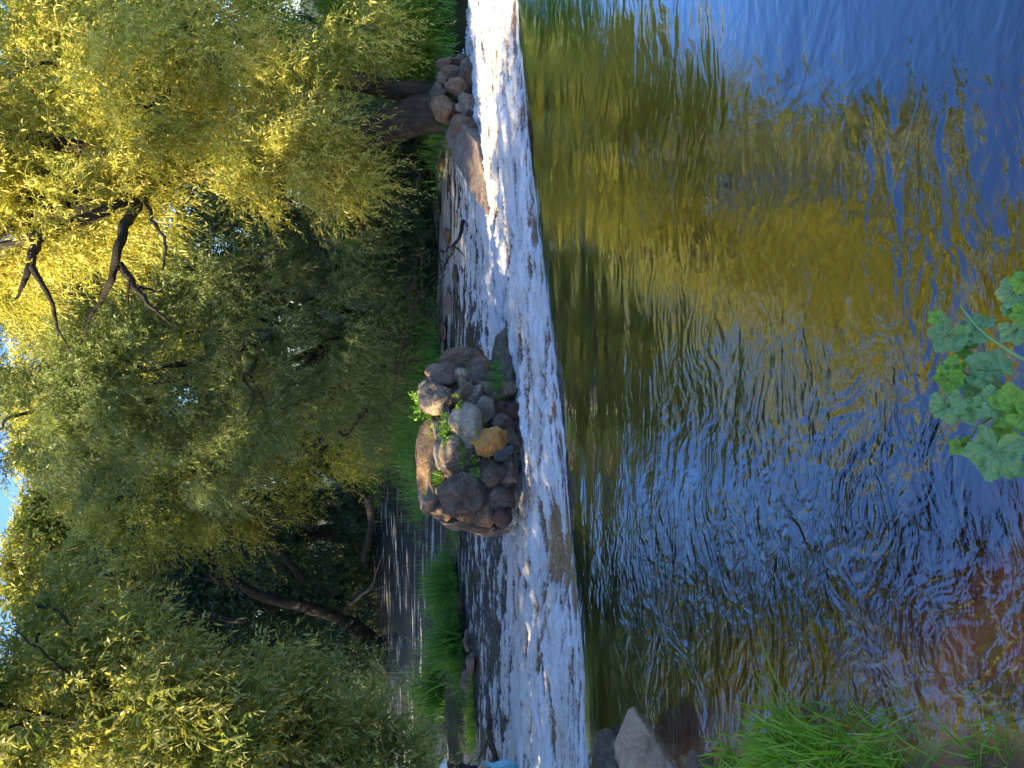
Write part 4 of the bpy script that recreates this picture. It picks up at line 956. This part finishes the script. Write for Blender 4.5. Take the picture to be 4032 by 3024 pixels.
# ------------------------------------------------------------------ the child at the left edge
def skin(name, verts, edges, radii, mat, parent, sub=2):
    me = bpy.data.meshes.new(name); me.from_pydata([tuple(v) for v in verts], edges, [])
    o = bpy.data.objects.new(name, me); COL.objects.link(o); o.parent = parent
    me.materials.append(mat)
    sk = o.modifiers.new('skin', 'SKIN'); sk.use_smooth_shade = True
    for v, r in zip(me.skin_vertices[0].data, radii): v.radius = (r, r) if not isinstance(r, tuple) else r
    me.skin_vertices[0].data[0].use_root = True
    s = o.modifiers.new('sub', 'SUBSURF'); s.levels = sub; s.render_levels = sub
    return o
def plain(name, c, r=.7):
    b = NB(name); n = b.noise(b.coord(), 60, 3)
    p = b.add('ShaderNodeBsdfPrincipled', Base_Color=b.mixc(b.math('MULTIPLY', n, .5), c, tuple(v * .7 for v in c)), Roughness=r, Normal=b.bump(b.noise(b.coord(), 25, 3), .006, .6)); b.surf(p.outputs[0]); return b.m
MS = plain('skin_tone', (.55, .33, .22), .5); MBK = plain('black_shirt', (.015, .015, .02), .8); MBL = plain('light_blue_cloth', (.3, .62, .72), .8); MWH = plain('white_cloth', (.75, .74, .7), .8); MHR = plain('hair', (.09, .05, .025), .6)
fp = at_z(2085, 3030, -.42)
def build_child():
    s = 1.0
    root = empty('person', tuple(fp), label='small child in black top and light blue trousers wading at the left edge', cat='person')
    # x across the picture, z up; child leans forward toward the right
    v = [(0, 0, .44), (.02, 0, .54), (.05, 0, .64), (.07, 0, .70), (.09, -.01, .735), (.10, -.02, .79),     # pelvis..head
         (.05, -.09, .66), (.10, -.13, .55), (.17, -.12, .50), (.05, .09, .66), (.12, .11, .56), (.19, .08, .53),   # arms
         (0, -.055, .40), (.03, -.06, .22), (.01, -.06, .03), (.06, -.07, .015), (0, .055, .40), (.05, .06, .22), (0, .06, .03), (.06, .07, .015)]
    e = [(0, 1), (1, 2), (2, 3), (3, 4), (4, 5), (2, 6), (6, 7), (7, 8), (2, 9), (9, 10), (10, 11), (0, 12), (12, 13), (13, 14), (14, 15), (0, 16), (16, 17), (17, 18), (18, 19)]
    r = [.08, .075, .07, .035, .03, .075, .034, .026, .018, .034, .026, .018, .052, .04, .026, .02, .052, .04, .026, .02]
    skin('body', v, e, r, MS, root)
    for sy, hand in ((-1, (.17, -.12, .50)), (1, (.19, .08, .53))):
        for k in range(5):
            a = (k - 2) * .011; L = (.022, .034, .038, .034, .027)[k]
            h = Vector(hand); d = Vector((.8, 0, -.5)).normalized() if k else Vector((.4, -.6 * sy, .3)).normalized()
            p0 = h + Vector((0.006, a * .8, 0)); p1 = p0 + d * L * .6; p2 = p1 + (d + Vector((0, 0, -.5))).normalized() * L * .5
            V, Fq = tube([p0, p1, p2], .0052, .0036, seg=6, n=3, rough=0); mesh_obj('finger', V + np.array(fp), Fq, MS, root)
    skin('shirt', [(0, 0, .46), (.02, 0, .55), (.05, 0, .65), (.065, 0, .69), (.05, -.09, .665), (.075, -.115, .60), (.05, .09, .665), (.09, .105, .60)], [(0, 1), (1, 2), (2, 3), (2, 4), (4, 5), (2, 6), (6, 7)], [.095, .09, .085, .05, .048, .042, .048, .042], MBK, root)
    skin('trousers', [(0, 0, .45), (0, -.057, .39), (.03, -.062, .22), (.015, -.062, .1), (0, .057, .39), (.05, .062, .22), (.015, .062, .1)], [(0, 1), (1, 2), (2, 3), (0, 4), (4, 5), (5, 6)], [.092, .066, .056, .048, .066, .056, .048], MBL, root)
    V, Fq = rock_shape(5, .082, .08, .06, cuts=0, rough=.02); V[:, 2] = np.maximum(V[:, 2], -.01); mesh_obj('hat', V + np.array(fp) + np.array([.10, -.02, .825]), Fq, MWH, root)
    V, Fq = rock_shape(6, .12, .115, .012, cuts=0, rough=.05); mesh_obj('hat_brim', V + np.array(fp) + np.array([.10, -.02, .82]), Fq, MWH, root)
    V, Fq = rock_shape(9, .078, .078, .07, cuts=0, rough=.04); mesh_obj('hair', V + np.array(fp) + np.array([.092, .012, .795]), Fq, MHR, root)
    for sy in (-1, 1):
        V, Fq = rock_shape(3, .008, .007, .008, cuts=0, rough=0, src=ICO3); mesh_obj('eye', V + np.array(fp) + np.array([.168, -.02 + sy * .026, .79]), Fq, MHR, root)
    V, Fq = rock_shape(4, .012, .009, .012, cuts=0, rough=0, src=ICO3); mesh_obj('nose', V + np.array(fp) + np.array([.178, -.02, .772]), Fq, MS, root)
    V, Fq = rock_shape(4, .006, .018, .005, cuts=0, rough=0, src=ICO3); mesh_obj('mouth', V + np.array(fp) + np.array([.170, -.02, .748]), Fq, plain('lips', (.45, .15, .13)), root)
build_child()
